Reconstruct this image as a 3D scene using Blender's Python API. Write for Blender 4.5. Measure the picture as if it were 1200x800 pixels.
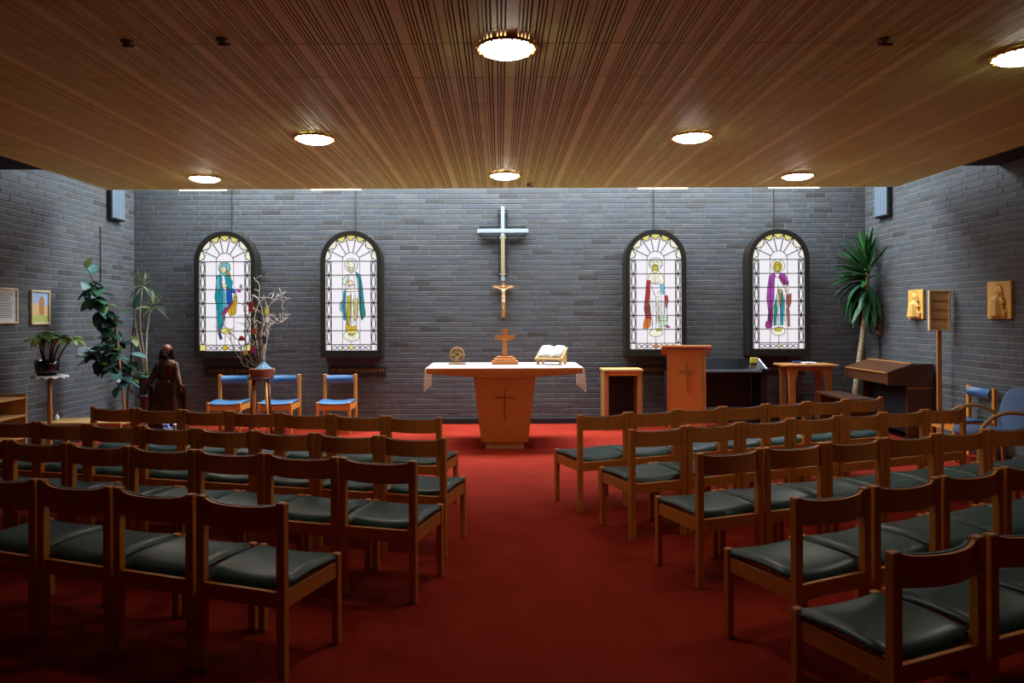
import bpy, bmesh, math, random
from mathutils import Vector, Matrix
random.seed(7)
PI = math.pi
scene = bpy.context.scene
for o in list(bpy.data.objects):
    bpy.data.objects.remove(o)
C = scene.collection

# ------------------------------------------------------------------ camera
F = 850.0                       # focal length in pixels of the 1200 px wide frame
EYE = 1.57
cd = bpy.data.cameras.new('camera')
cam = bpy.data.objects.new('camera', cd)
C.objects.link(cam)
cd.sensor_width = 36.0
cd.lens = 36.0 * F / 1200.0
cd.shift_x = 14 / 1200.0
cd.shift_y = -29 / 1200.0
cd.clip_start = 0.05
cam.location = (0, 0, EYE)
cam.rotation_euler = (PI / 2, math.radians(0.24), 0)
scene.camera = cam

# ------------------------------------------------------------------ world, light, exposure
w = bpy.data.worlds.new('sky')
scene.world = w
w.use_nodes = True
bg = w.node_tree.nodes['Background']
bg.inputs[0].default_value = (0.80, 0.89, 1.0, 1)
SKY = 31.0
bg.inputs[1].default_value = SKY
DOWNLIGHT = 38.0
vs = scene.view_settings
vs.view_transform = 'Standard'
vs.look = 'None'
vs.gamma = 1.0
vs.use_curve_mapping = False
vs.exposure = 0.0

# the room's own measures
XW = 5.37          # side walls
YB = 10.65         # wall behind the altar
YF = -2.6          # wall behind the camera
ZR = 3.16          # underside of the wooden ceiling
ZT = 4.4           # roof
YR = 9.0           # far edge of the wooden ceiling

# skylight above the altar wall lets the sky in (portal only guides sampling)
ld = bpy.data.lights.new('skylight_portal', 'AREA')
ld.shape = 'RECTANGLE'; ld.size = 9.5; ld.size_y = YB - 9.1
ld.cycles.is_portal = True
lo = bpy.data.objects.new('skylight_portal', ld)
C.objects.link(lo)
lo.location = (0, (YB + 9.1) / 2, ZT + 0.12)

# ------------------------------------------------------------------ materials
def lin(r, g, b):
    f = lambda v: (v / 255 / 12.92) if v / 255 <= 0.04045 else ((v / 255 + 0.055) / 1.055) ** 2.4
    return (f(r), f(g), f(b), 1)

MATS = {}
def mat(name, c1, c2=None, rough=0.5, metal=0.0, scale=(8, 8, 8), detail=4, bump=0.0, spec=0.5, emit=None, es=1.0, bscale=None, coat=0.0):
    m = bpy.data.materials.new(name)
    m.use_nodes = True
    nt = m.node_tree
    p = nt.nodes['Principled BSDF']
    p.inputs['Roughness'].default_value = rough
    p.inputs['Metallic'].default_value = metal
    p.inputs['Specular IOR Level'].default_value = spec
    p.inputs['Coat Weight'].default_value = coat
    p.inputs['Base Color'].default_value = c1
    if emit:
        p.inputs['Emission Color'].default_value = emit
        p.inputs['Emission Strength'].default_value = es
    if c2 or bump:
        tc = nt.nodes.new('ShaderNodeTexCoord')
        mp = nt.nodes.new('ShaderNodeMapping')
        mp.inputs['Scale'].default_value = scale
        nt.links.new(tc.outputs['Object'], mp.inputs[0])
        n = nt.nodes.new('ShaderNodeTexNoise')
        n.inputs['Scale'].default_value = 1.0
        n.inputs['Detail'].default_value = detail
        nt.links.new(mp.outputs[0], n.inputs['Vector'])
        if c2:
            r = nt.nodes.new('ShaderNodeValToRGB')
            r.color_ramp.elements[0].position = 0.3
            r.color_ramp.elements[1].position = 0.7
            r.color_ramp.elements[0].color = c1
            r.color_ramp.elements[1].color = c2
            nt.links.new(n.outputs['Fac'], r.inputs[0])
            nt.links.new(r.outputs[0], p.inputs['Base Color'])
        if bump:
            b = nt.nodes.new('ShaderNodeBump')
            b.inputs['Strength'].default_value = bump
            b.inputs['Distance'].default_value = 0.01
            src = n
            if bscale:
                mp2 = nt.nodes.new('ShaderNodeMapping')
                mp2.inputs['Scale'].default_value = bscale
                nt.links.new(tc.outputs['Object'], mp2.inputs[0])
                src = nt.nodes.new('ShaderNodeTexNoise')
                src.inputs['Scale'].default_value = 1.0
                nt.links.new(mp2.outputs[0], src.inputs['Vector'])
            nt.links.new(src.outputs['Fac'], b.inputs['Height'])
            nt.links.new(b.outputs[0], p.inputs['Normal'])
    MATS[name] = m
    return m

mat('chair_wood', lin(208, 128, 50), lin(222, 144, 64), rough=0.42, scale=(30, 30, 4))
mat('altar_wood', lin(190, 112, 46), lin(200, 122, 54), rough=0.45, scale=(5, 5, 30))
mat('light_wood', lin(204, 160, 96), lin(186, 138, 76), rough=0.5, scale=(30, 30, 5))
mat('oak', lin(176, 118, 60), lin(150, 96, 44), rough=0.5, scale=(30, 30, 5))
mat('dark_wood', lin(92, 52, 28), lin(66, 36, 20), rough=0.4, scale=(8, 40, 8))
mat('stool_wood', lin(70, 38, 20), lin(52, 28, 16), rough=0.4, scale=(30, 30, 5))
mat('carved_wood', lin(230, 180, 88), lin(212, 156, 66), rough=0.5, scale=(12, 12, 12))
mat('groove', lin(108, 66, 34), rough=0.8)
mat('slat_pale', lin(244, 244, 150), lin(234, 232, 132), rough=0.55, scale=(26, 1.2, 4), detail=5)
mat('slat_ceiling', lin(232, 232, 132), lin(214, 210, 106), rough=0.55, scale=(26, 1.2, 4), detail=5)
mat('carpet', lin(164, 48, 28), lin(148, 38, 20), rough=0.95, scale=(3, 3, 3), detail=8, bump=0.6, bscale=(260, 260, 260), spec=0.1)
mat('mortar', lin(114, 112, 109), lin(96, 94, 92), rough=0.95, scale=(6, 6, 6))
mat('green_vinyl', lin(52, 84, 80), lin(46, 74, 70), rough=0.37, scale=(4, 4, 4), spec=0.5)
mat('blue_vinyl', lin(62, 106, 144), lin(54, 96, 132), rough=0.45, scale=(4, 4, 4))
mat('blue_fabric', lin(96, 118, 150), lin(84, 106, 138), rough=0.9, scale=(90, 90, 90), bump=0.3)
mat('black', lin(16, 15, 16), rough=0.6)
mat('black_gloss', lin(12, 13, 16), rough=0.16, coat=0.3)
mat('soffit_black', lin(26, 26, 28), rough=0.9)
mat('plaster', lin(120, 116, 110), rough=0.9)
mat('box_frame', lin(34, 28, 20), lin(28, 23, 16), rough=0.8, scale=(10, 10, 10), spec=0.2)
mat('lead', lin(38, 34, 30), rough=0.7)
mat('steel', lin(172, 182, 190), rough=0.4, metal=0.25)
mat('gold', lin(214, 164, 66), rough=0.25, metal=1.0)
mat('gilt', lin(206, 172, 96), rough=0.4, metal=0.5)
mat('brass', lin(180, 146, 84), rough=0.45, metal=0.6)
mat('plaque', lin(40, 27, 18), rough=0.5)
mat('white_cloth', lin(236, 232, 226), lin(226, 220, 214), rough=0.9, scale=(6, 6, 6))
mat('paper', lin(238, 236, 228), rough=0.85)
mat('figure_ivory', lin(214, 170, 120), rough=0.5)
mat('grey_panel', lin(104, 114, 124), lin(96, 106, 116), rough=0.5, scale=(2, 2, 2))
mat('bronze', lin(80, 44, 22), lin(34, 19, 11), rough=0.3, metal=0.5, scale=(9, 9, 5))
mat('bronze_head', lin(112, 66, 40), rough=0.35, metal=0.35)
mat('hair_dark', lin(22, 14, 9), rough=0.85, spec=0.1)
mat('leaf_dark', lin(48, 92, 64), lin(68, 114, 84), rough=0.28, scale=(9, 9, 9))
mat('leaf_blue', lin(104, 142, 134), lin(74, 116, 106), rough=0.28, scale=(9, 9, 9))
mat('leaf_mid', lin(112, 152, 84), lin(80, 128, 70), rough=0.35, scale=(9, 9, 9))
mat('board_wood', lin(232, 204, 148), lin(220, 188, 130), rough=0.5, scale=(30, 30, 5))
mat('leaf_light', lin(178, 192, 112), lin(138, 168, 84), rough=0.4, scale=(9, 9, 9))
mat('leaf_yucca', lin(44, 96, 46), lin(66, 122, 60), rough=0.4, scale=(5, 5, 5))
mat('leaf_drac', lin(150, 160, 120), lin(100, 124, 80), rough=0.5, scale=(9, 9, 9))
mat('stem_brown', lin(86, 58, 38), lin(66, 44, 28), rough=0.8, scale=(20, 20, 20))
mat('stem_pale', lin(190, 176, 156), lin(164, 148, 126), rough=0.8, scale=(20, 20, 20))
mat('yucca_bark', lin(186, 164, 130), lin(110, 86, 60), rough=0.9, scale=(30, 30, 50), bump=0.8)
mat('green_pot', lin(30, 66, 56), rough=0.4)
mat('plum_pot', lin(72, 34, 42), rough=0.6)
mat('soil', lin(40, 28, 20), rough=0.95)
mat('terracotta', lin(150, 84, 54), rough=0.8)
mat('basket', lin(150, 78, 50), lin(110, 52, 34), rough=0.8, scale=(60, 60, 90), bump=0.6)
mat('blue_cloth', lin(164, 196, 210), lin(130, 172, 194), rough=0.9, scale=(9, 9, 9))
mat('twig', lin(140, 120, 98), lin(92, 74, 58), rough=0.9, scale=(20, 20, 20))
mat('twig_pale', lin(206, 196, 182), lin(180, 168, 150), rough=0.9, scale=(20, 20, 20))
mat('red_card', lin(176, 46, 38), rough=0.7)
mat('orange_card', lin(190, 96, 52), rough=0.7)
mat('navy_card', lin(36, 52, 96), rough=0.7)
mat('yellow_card', lin(214, 196, 60), rough=0.7)
mat('magenta_card', lin(170, 50, 110), rough=0.7)
mat('keys', lin(230, 228, 220), rough=0.4)
mat('frame_wood', lin(206, 184, 146), rough=0.5)
mat('picture_mount', lin(206, 204, 192), lin(186, 186, 176), rough=0.8, scale=(30, 30, 30))
mat('print_ink', lin(96, 98, 100), rough=0.8)
mat('pict_sky', lin(150, 176, 206), rough=0.5)
mat('pict_ochre', lin(214, 176, 116), rough=0.5)
mat('pict_rust', lin(178, 116, 70), rough=0.5)
mat('pict_green', lin(168, 176, 92), rough=0.5)
mat('clear_plastic', lin(210, 216, 220), rough=0.15)
mat('flower_blue', lin(120, 140, 190), rough=0.6)
mat('detector', lin(110, 86, 52), rough=0.6)
mat('lamp_disc', lin(240, 240, 240), emit=(1.0, 0.93, 0.82, 1), es=DOWNLIGHT)
mat('lamp_strip', lin(240, 240, 240), emit=(1.0, 0.86, 0.55, 1), es=3.0)

# glass of the skylight: lets light straight through, with a slight reflection
def skyglass():
    m = bpy.data.materials.new('skylight_glass'); m.use_nodes = True
    nt = m.node_tree; nt.nodes.clear()
    o = nt.nodes.new('ShaderNodeOutputMaterial'); t = nt.nodes.new('ShaderNodeBsdfTransparent')
    g = nt.nodes.new('ShaderNodeBsdfGlossy'); x = nt.nodes.new('ShaderNodeMixShader')
    t.inputs[0].default_value = (0.93, 0.96, 0.97, 1)
    x.inputs[0].default_value = 0.06
    nt.links.new(t.outputs[0], x.inputs[1]); nt.links.new(g.outputs[0], x.inputs[2]); nt.links.new(x.outputs[0], o.inputs[0])
    MATS['skylight_glass'] = m
skyglass()
def clothmat():
    m = bpy.data.materials.new('altar_linen'); m.use_nodes = True
    nt = m.node_tree; nt.nodes.clear()
    o = nt.nodes.new('ShaderNodeOutputMaterial'); a = nt.nodes.new('ShaderNodeBsdfDiffuse'); t = nt.nodes.new('ShaderNodeBsdfTranslucent'); x = nt.nodes.new('ShaderNodeMixShader')
    a.inputs[0].default_value = lin(232, 228, 222); t.inputs[0].default_value = lin(236, 226, 210); x.inputs[0].default_value = 0.5
    nt.links.new(a.outputs[0], x.inputs[1]); nt.links.new(t.outputs[0], x.inputs[2]); nt.links.new(x.outputs[0], o.inputs[0])
    MATS['altar_linen'] = m
clothmat()

# bricks: tint comes from a per-brick attribute, grain from noise
def brickmat():
    m = bpy.data.materials.new('brick'); m.use_nodes = True
    nt = m.node_tree; p = nt.nodes['Principled BSDF']
    p.inputs['Roughness'].default_value = 0.62
    p.inputs['Specular IOR Level'].default_value = 0.4
    a = nt.nodes.new('ShaderNodeAttribute'); a.attribute_name = 'tint'
    tc = nt.nodes.new('ShaderNodeTexCoord')
    n = nt.nodes.new('ShaderNodeTexNoise'); n.inputs['Scale'].default_value = 14; n.inputs['Detail'].default_value = 6
    nt.links.new(tc.outputs['Object'], n.inputs['Vector'])
    mr = nt.nodes.new('ShaderNodeMapRange')
    mr.inputs[1].default_value = 0.25; mr.inputs[2].default_value = 0.75
    mr.inputs[3].default_value = 0.78; mr.inputs[4].default_value = 1.22
    nt.links.new(n.outputs['Fac'], mr.inputs[0])
    mx = nt.nodes.new('ShaderNodeVectorMath'); mx.operation = 'SCALE'
    nt.links.new(a.outputs['Color'], mx.inputs[0]); nt.links.new(mr.outputs[0], mx.inputs['Scale'])
    nt.links.new(mx.outputs[0], p.inputs['Base Color'])
    b = nt.nodes.new('ShaderNodeBump'); b.inputs['Strength'].default_value = 0.35; b.inputs['Distance'].default_value = 0.006
    nt.links.new(n.outputs['Fac'], b.inputs['Height']); nt.links.new(b.outputs[0], p.inputs['Normal'])
    MATS['brick'] = m
brickmat()

# back-lit stained glass: one emissive material per colour
def glass(name, c, s=0.93):
    mat('glass_' + name, tuple(v * .12 for v in c[:3]) + (1,), rough=0.3, emit=c, es=s)
glass('white', lin(238, 234, 240)); glass('cream', lin(238, 236, 214)); glass('pale', lin(226, 226, 226))
glass('yellow', lin(226, 216, 120)); glass('gold', lin(206, 170, 40)); glass('teal', lin(24, 150, 168))
glass('sea', lin(30, 160, 140)); glass('blue', lin(28, 84, 180)); glass('sky', lin(110, 196, 220))
glass('magenta', lin(190, 50, 130)); glass('violet', lin(168, 72, 170)); glass('plum', lin(150, 50, 120))
glass('red', lin(196, 48, 52)); glass('orange', lin(214, 120, 48)); glass('brown', lin(160, 84, 70))
glass('olive', lin(190, 178, 70)); glass('flesh', lin(232, 214, 168)); glass('mint', lin(206, 226, 204))
glass('grey', lin(150, 150, 156)); glass('navy', lin(40, 62, 120))

# ------------------------------------------------------------------ mesh helpers
class MB:
    def __init__(s):
        s.bm = bmesh.new()
    def box(s, cx, cy, cz, sx, sy, sz, bevel=0.0, rot=None):
        r = bmesh.ops.create_cube(s.bm, size=1.0)
        vs_ = r['verts']
        bmesh.ops.scale(s.bm, vec=(sx, sy, sz), verts=vs_)
        if bevel:
            es = list({e for v in vs_ for e in v.link_edges})
            b = bmesh.ops.bevel(s.bm, geom=es, offset=bevel, segments=1, affect='EDGES', profile=0.5)
            vs_ = list({v for f in b['faces'] for v in f.verts} | {v for v in vs_ if v.is_valid})
        if rot is not None:
            bmesh.ops.transform(s.bm, matrix=rot, verts=vs_)
        bmesh.ops.translate(s.bm, vec=(cx, cy, cz), verts=vs_)
        return s
    def span(s, x0, x1, y0, y1, z0, z1, bevel=0.0):
        return s.box((x0 + x1) / 2, (y0 + y1) / 2, (z0 + z1) / 2, abs(x1 - x0), abs(y1 - y0), abs(z1 - z0), bevel)
    def tube(s, pts, radii, n=8, caps=True):
        pts = [Vector(p) for p in pts]
        if not isinstance(radii, (list, tuple)):
            radii = [radii] * len(pts)
        rings = []
        up = Vector((0, 0, 1))
        t0 = (pts[1] - pts[0]).normalized()
        if abs(t0.dot(up)) > 0.95: up = Vector((1, 0, 0))
        u = t0.cross(up).normalized()
        for i, p in enumerate(pts):
            t = (pts[min(i + 1, len(pts) - 1)] - pts[max(i - 1, 0)]).normalized()
            u = (u - t * u.dot(t))
            u = u.normalized() if u.length > 1e-6 else t.orthogonal().normalized()
            v = t.cross(u)
            rings.append([s.bm.verts.new(p + (u * math.cos(2 * PI * k / n) + v * math.sin(2 * PI * k / n)) * radii[i]) for k in range(n)])
        for a, b in zip(rings, rings[1:]):
            for k in range(n):
                s.bm.faces.new((a[k], a[(k + 1) % n], b[(k + 1) % n], b[k]))
        if caps:
            s.bm.faces.new(rings[0][::-1]); s.bm.faces.new(rings[-1])
        return s
    def lathe(s, prof, n=20, c=(0, 0, 0), sy=1.0, caps=True):
        rings = []
        for r, z in prof:
            rings.append([s.bm.verts.new((c[0] + r * math.cos(2 * PI * k / n), c[1] + sy * r * math.sin(2 * PI * k / n), c[2] + z)) for k in range(n)])
        for a, b in zip(rings, rings[1:]):
            for k in range(n):
                s.bm.faces.new((a[k], a[(k + 1) % n], b[(k + 1) % n], b[k]))
        if caps:
            s.bm.faces.new(rings[0][::-1]); s.bm.faces.new(rings[-1])
        return s
    def prism(s, poly, f, th):
        """poly: 2-D points; f(u, v, w) -> 3-D; extruded from w=0 to w=th"""
        a = [s.bm.verts.new(f(u, v, 0)) for u, v in poly]
        b = [s.bm.verts.new(f(u, v, th)) for u, v in poly]
        n = len(poly)
        s.bm.faces.new(a); s.bm.faces.new(b[::-1])
        for k in range(n):
            s.bm.faces.new((a[k], b[k], b[(k + 1) % n], a[(k + 1) % n]))
        return s
    def ribbon(s, pts, width, f, th):
        """flat bar that follows a 2-D polyline"""
        P = [Vector(p) for p in pts]
        L, R_ = [], []
        for i, p in enumerate(P):
            t = (P[min(i + 1, len(P) - 1)] - P[max(i - 1, 0)])
            if t.length < 1e-9: t = Vector((1, 0))
            t.normalize(); nrm = Vector((-t.y, t.x)) * (width / 2)
            L.append(p + nrm); R_.append(p - nrm)
        vv = [[s.bm.verts.new(f(q.x, q.y, ww)) for q in arr] for arr, ww in ((L, 0), (R_, 0), (L, th), (R_, th))]
        for i in range(len(P) - 1):
            s.bm.faces.new((vv[2][i], vv[2][i + 1], vv[3][i + 1], vv[3][i]))
            s.bm.faces.new((vv[0][i], vv[0][i + 1], vv[2][i + 1], vv[2][i]))
            s.bm.faces.new((vv[1][i], vv[3][i], vv[3][i + 1], vv[1][i + 1]))
        return s
    def ball(s, c, r, sc=(1, 1, 1), seg=12, ring=8, rot=None):
        q = bmesh.ops.create_uvsphere(s.bm, u_segments=seg, v_segments=ring, radius=r)
        bmesh.ops.scale(s.bm, vec=sc, verts=q['verts'])
        if rot is not None: bmesh.ops.transform(s.bm, matrix=rot, verts=q['verts'])
        bmesh.ops.translate(s.bm, vec=c, verts=q['verts'])
        return s
    def mesh(s, name, material, smooth=False):
        bmesh.ops.recalc_face_normals(s.bm, faces=s.bm.faces)
        me = bpy.data.meshes.new(name)
        s.bm.to_mesh(me); s.bm.free()
        me.materials.append(MATS[material])
        if smooth:
            for p in me.polygons: p.use_smooth = True
        return me
    def build(s, name, material, parent=None, smooth=False, loc=None):
        return link(name, s.mesh(name, material, smooth), parent, loc)
    def merged(s, name, material, voxel, parent=None, loc=None, smooth=3):
        """fuse overlapping lumps into one continuous skin"""
        me = s.mesh(name, material, True)
        o = bpy.data.objects.new(name, me); C.objects.link(o)
        md = o.modifiers.new('r', 'REMESH'); md.mode = 'VOXEL'; md.voxel_size = voxel; md.use_smooth_shade = True
        sm = o.modifiers.new('s', 'SMOOTH'); sm.factor = 0.5; sm.iterations = smooth
        dg = bpy.context.evaluated_depsgraph_get()
        m2 = bpy.data.meshes.new_from_object(o.evaluated_get(dg))
        m2.name = name
        bpy.data.objects.remove(o); bpy.data.meshes.remove(me)
        m2.materials.clear(); m2.materials.append(MATS[material])
        for p in m2.polygons: p.use_smooth = True
        return link(name, m2, parent, loc)

def shell(bm, th):
    """give an open sheet a real thickness"""
    bmesh.ops.recalc_face_normals(bm, faces=bm.faces)
    bm.normal_update()
    fs = list(bm.faces); vs0 = list(bm.verts)
    be = [e for e in bm.edges if e.is_boundary]
    cp = {v: bm.verts.new(v.co - v.normal * th) for v in vs0}
    for f in fs: bm.faces.new([cp[v] for v in reversed(f.verts)])
    for e in be:
        a, b = e.verts
        bm.faces.new((a, b, cp[b], cp[a]))

def link(name, me, parent=None, loc=None):
    o = bpy.data.objects.new(name, me)
    C.objects.link(o)
    if parent is not None: o.parent = parent
    if loc is not None: o.location = loc
    return o
def tag(o, label, cat, group=None):
    o['label'] = label; o['category'] = cat
    if group: o['group'] = group
    return o
def thing(name, label, cat, loc=(0, 0, 0), rz=0.0, group=None):
    o = bpy.data.objects.new(name, None)
    o.empty_display_size = 0.1
    C.objects.link(o)
    o.location = loc; o.rotation_euler = (0, 0, rz)
    return tag(o, label, cat, group)
def struct(o):
    o['kind'] = 'structure'
    return o
def copy_tree(o, parent=None):
    c = o.copy(); C.objects.link(c); c.parent = parent
    for ch in o.children:
        copy_tree(ch, c)
    return c
# photograph pixel -> place at a known depth
def X(px, d): return (px - 586.0) * d / F
def Z(px, py, d): return EYE + (371.0 - 0.0042 * (px - 586.0) - py) * d / F

# ------------------------------------------------------------------ room shell
struct(MB().span(-XW - .1, XW + .1, YF - .1, YB + .1, -0.12, 0.0).build('floor', 'carpet'))

TINTS = []
rt = random.Random(3)
for k in range(10):
    v = rt.uniform(0.064, 0.080)
    if k == 8: v = 0.044
    if k == 9: v = 0.087
    t = rt.uniform(-0.006, 0.006)
    TINTS.append((v * 1.03 + t, v * 1.0, v * .98 - t, 1))
BL, BH, BJ = 0.29, 0.065, 0.01
def brick_verts(l):
    h = BH / 2; a = l / 2; b = 0.004
    # back at y=0.03 (inside the mortar), face at y=-0.007 ; edges slightly eased
    return [(-a, .03, -h), (a, .03, -h), (a, .03, h), (-a, .03, h), (-a, -.001, -h), (a, -.001, -h), (a, -.001, h), (-a, -.001, h),
            (-a + b, -.004, -h + b), (a - b, -.004, -h + b), (a - b, -.004, h - b), (-a + b, -.004, h - b)]
BFACES = [(8, 9, 10, 11), (4, 5, 9, 8), (5, 6, 10, 9), (6, 7, 11, 10), (7, 4, 8, 11), (0, 1, 5, 4), (1, 2, 6, 5), (2, 3, 7, 6), (3, 0, 4, 7)]
def brick_mesh(l, tint):
    me = bpy.data.meshes.new('brick')
    me.from_pydata(brick_verts(l), [], BFACES)
    at = me.attributes.new('tint', 'FLOAT_COLOR', 'POINT')
    for i in range(len(me.vertices)): at.data[i].color = tint
    me.materials.append(MATS['brick'])
    return me
BMESH = [brick_mesh(BL, t) for t in TINTS]
def tint_pick(r):
    q = r.random()
    if q < 0.04: return 8
    if q < 0.10: return 9
    return r.randrange(8)
def brick_wall(wall, mtx, length, height, score, seed):
    """mtx maps (along, out, up) to the world; the 300 best-seen full bricks are objects, the rest one mesh"""
    r = random.Random(seed)
    full, rest = [], []
    rows = int(height / (BH + BJ))
    for j in range(rows):
        z = (j + 0.5) * (BH + BJ)
        x = -(BL + BJ) * ((0.5 * (j % 2)) + r.choice((0, 0, 0.12, 0.25)))
        while x < length:
            a, b = max(x, 0), min(x + BL, length)
            if b - a > 0.03:
                it = ((a + b) / 2, z, b - a, tint_pick(r), r.uniform(-0.0015, 0.0015))
                (full if b - a > BL - 1e-4 else rest).append(it)
            x += BL + BJ
    full.sort(key=lambda it: -score(it[0], it[1]))
    for u, z, l, t, dy in full[:300]:
        o = link('brick', BMESH[t], wall)
        o.matrix_local = mtx @ Matrix.Translation((u, dy, z))
    vs_, fs, tn = [], [], []
    for u, z, l, t, dy in full[300:] + rest:
        k = len(vs_)
        for v in brick_verts(l):
            vs_.append(mtx @ Vector((v[0] + u, v[1] + dy, v[2] + z))); tn.append(TINTS[t])
        fs += [tuple(i + k for i in f) for f in BFACES]
    me = bpy.data.meshes.new('brickwork')
    me.from_pydata(vs_, [], fs)
    at = me.attributes.new('tint', 'FLOAT_COLOR', 'POINT')
    for i, c in enumerate(tn): at.data[i].color = c
    me.materials.append(MATS['brick'])
    o = link('brickwork', me, wall)
    o['kind'] = 'stuff'

wb = struct(MB().span(-XW - .3, XW + .3, YB, YB + .3, -.1, ZT).build('wall_back', 'mortar'))
wl = struct(MB().span(-XW - .3, -XW, YF, YB, -.1, ZT).build('wall_left', 'mortar'))
wr = struct(MB().span(XW, XW + .3, YF, YB, -.1, ZT).build('wall_right', 'mortar'))
struct(MB().span(-XW - .3, XW + .3, YF - .3, YF, -.1, ZT).build('wall_front', 'plaster'))
# altar wall: along +x, outward = -y
brick_wall(wb, Matrix.Translation((-XW, YB, 0.0)), 2 * XW, ZT, lambda u, z: -(abs(u - XW - 0.05) * 0.9 + abs(z - 2.3)), 11)
# left wall: along +y from y0, outward = +x
Y0 = 4.65
ML = Matrix.Translation((-XW, Y0, 0.0)) @ Matrix.Rotation(PI / 2, 4, 'Z')
brick_wall(wl, ML, YB - Y0, ZT, lambda u, z: -u - (10 if u < 2.9 or z > 3.2 or z < .75 else 0), 12)
# right wall: along -y from the corner, outward = -x
MR = Matrix.Translation((XW, YB, 0.0)) @ Matrix.Rotation(-PI / 2, 4, 'Z')
brick_wall(wr, MR, YB - Y0, ZT, lambda u, z: u - (10 if u > 3.15 or z > 3.2 or z < .85 else 0), 13)

struct(MB().span(-XW, XW, YB - .025, YB, 0, .085, .004).build('baseboard_back', 'black'))
struct(MB().span(-XW, -XW + .025, Y0, YB - .03, 0, .085, .004).build('baseboard_left', 'black'))
struct(MB().span(XW - .025, XW, Y0, YB - .03, 0, .085, .004).build('baseboard_right', 'black'))
# roof over the room and the glazed strip along the altar wall
struct(MB().span(-XW - .3, XW + .3, YF - .3, 9.1, ZT, ZT + .2).build('roof', 'soffit_black'))
sk = struct(MB().span(-XW - .3, XW + .3, 9.1, 9.16, ZT, ZT + .2).span(-XW - .3, XW + .3, YB - .06, YB + .3, ZT, ZT + .2)
            .build('window_1', 'grey_panel'))
SKX = 4.75
for a in (-1, 1):
    MB().span(a * (XW + .3), a * SKX, 9.16, YB - .06, ZT, ZT + .2).build('light_stop', 'soffit_black', sk)  # unseen opaque ends, added to keep skylight off the side walls
for i in range(9):
    x = -SKX + i * 2 * SKX / 8
    MB().span(x - .03, x + .03, 9.16, YB - .06, ZT + .02, ZT + .1).build('glazing_bar', 'grey_panel', sk)
for i in range(8):
    a = -SKX + i * 2 * SKX / 8
    MB().span(a + .03, a + 2 * SKX / 8 - .03, 9.16, YB - .06, ZT + .05, ZT + .06).build('pane', 'skylight_glass', sk)

# ------------------------------------------------------------------ wooden ceiling of grooved panels
XL, XR = -4.86, 4.94
cl = struct(MB().span(XL, XR, YF, YR, ZR + .016, ZR + .09).build('ceiling', 'groove'))
NCOL = 16; PW = (XR - XL) / NCOL; PD = 0.5975
def panel_mesh(wide):
    m = MB()
    gap = .011
    # pattern of strip widths across one panel (mm): wide boards and bundles of narrow slats
    pat = [(58, 5)] + [(11, 7), (11, 7), (11, 7), (24, 7), (11, 7), (11, 7), (24, 5), (38, 5), (11, 7), (11, 7), (24, 7), (11, 7), (11, 7), (40, 4), (16, 4), (11, 8), (11, 8), (24, 7), (11, 8), (11, 8)]
    tot = sum(a + b for a, b in pat)
    k = (PW * 1000) / tot
    x = -PW / 2
    for a, b in pat:
        wdt = a * k / 1000
        nf = len(m.bm.faces)
        m.span(x, x + wdt, -PD / 2 + gap / 2, PD / 2 - gap / 2, 0, .0155)
        m.bm.faces.ensure_lookup_table()
        if a > 45:
            for f in m.bm.faces[nf:]: f.material_index = 1
        x += (a + b) * k / 1000
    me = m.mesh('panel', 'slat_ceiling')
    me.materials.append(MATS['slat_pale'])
    return me
PM = panel_mesh(0)
j = 0
y = YR
while y > -0.6:
    for i in range(NCOL):
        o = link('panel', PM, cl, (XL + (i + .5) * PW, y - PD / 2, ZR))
    y -= PD
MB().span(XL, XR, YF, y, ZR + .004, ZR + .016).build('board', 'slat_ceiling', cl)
# side soffits between the wooden ceiling and the walls; they stop short of the altar end
struct(MB().span(-XW, XL - .02, YF, 7.8, ZR + .012, ZR + .3).build('trim_1', 'soffit_black'))
struct(MB().span(XR + .02, XW, YF, 7.8, ZR + .012, ZR + .3).build('trim_2', 'soffit_black'))

# ------------------------------------------------------------------ recessed downlights
def downlight(x, y, label):
    t = thing('downlight', label, 'ceiling light', (x, y, ZR), 0, 'round recessed ceiling lights')
    m = MB()
    m.lathe([(.165, .002), (.178, -.004), (.182, -.016), (.172, -.022), (.160, -.016), (.158, -.004)], 36, caps=False)
    for k in range(18):
        a = 2 * PI * k / 18
        m.ball((.172 * math.cos(a), .172 * math.sin(a), -.02), .010, seg=6, ring=4)
    m.build('trim_ring', 'gold', t, True)
    MB().lathe([(.158, -.004), (.158, -.016), (.146, -.030), (.115, -.043), (.07, -.051), (.002, -.054)], 36).build('diffuser', 'lamp_disc', t, True)
for x, y, lb in [(.045, 4.27, 'round lit ceiling downlight with gold ring, largest, nearest over the aisle'),
                 (3.2, 4.42, 'round lit ceiling downlight cut off by the right edge of the photo'),
                 (-1.63, 6.4, 'round lit ceiling downlight in the middle row, left of the aisle'),
                 (1.70, 6.4, 'round lit ceiling downlight in the middle row, right of the aisle'),
                 (-3.33, 8.2, 'round lit ceiling downlight above the leftmost stained glass window'),
                 (.06, 8.1, 'round lit ceiling downlight in front of the steel wall cross'),
                 (3.37, 8.2, 'round lit ceiling downlight above the rightmost stained glass window')]:
    downlight(x, y, lb)
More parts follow.
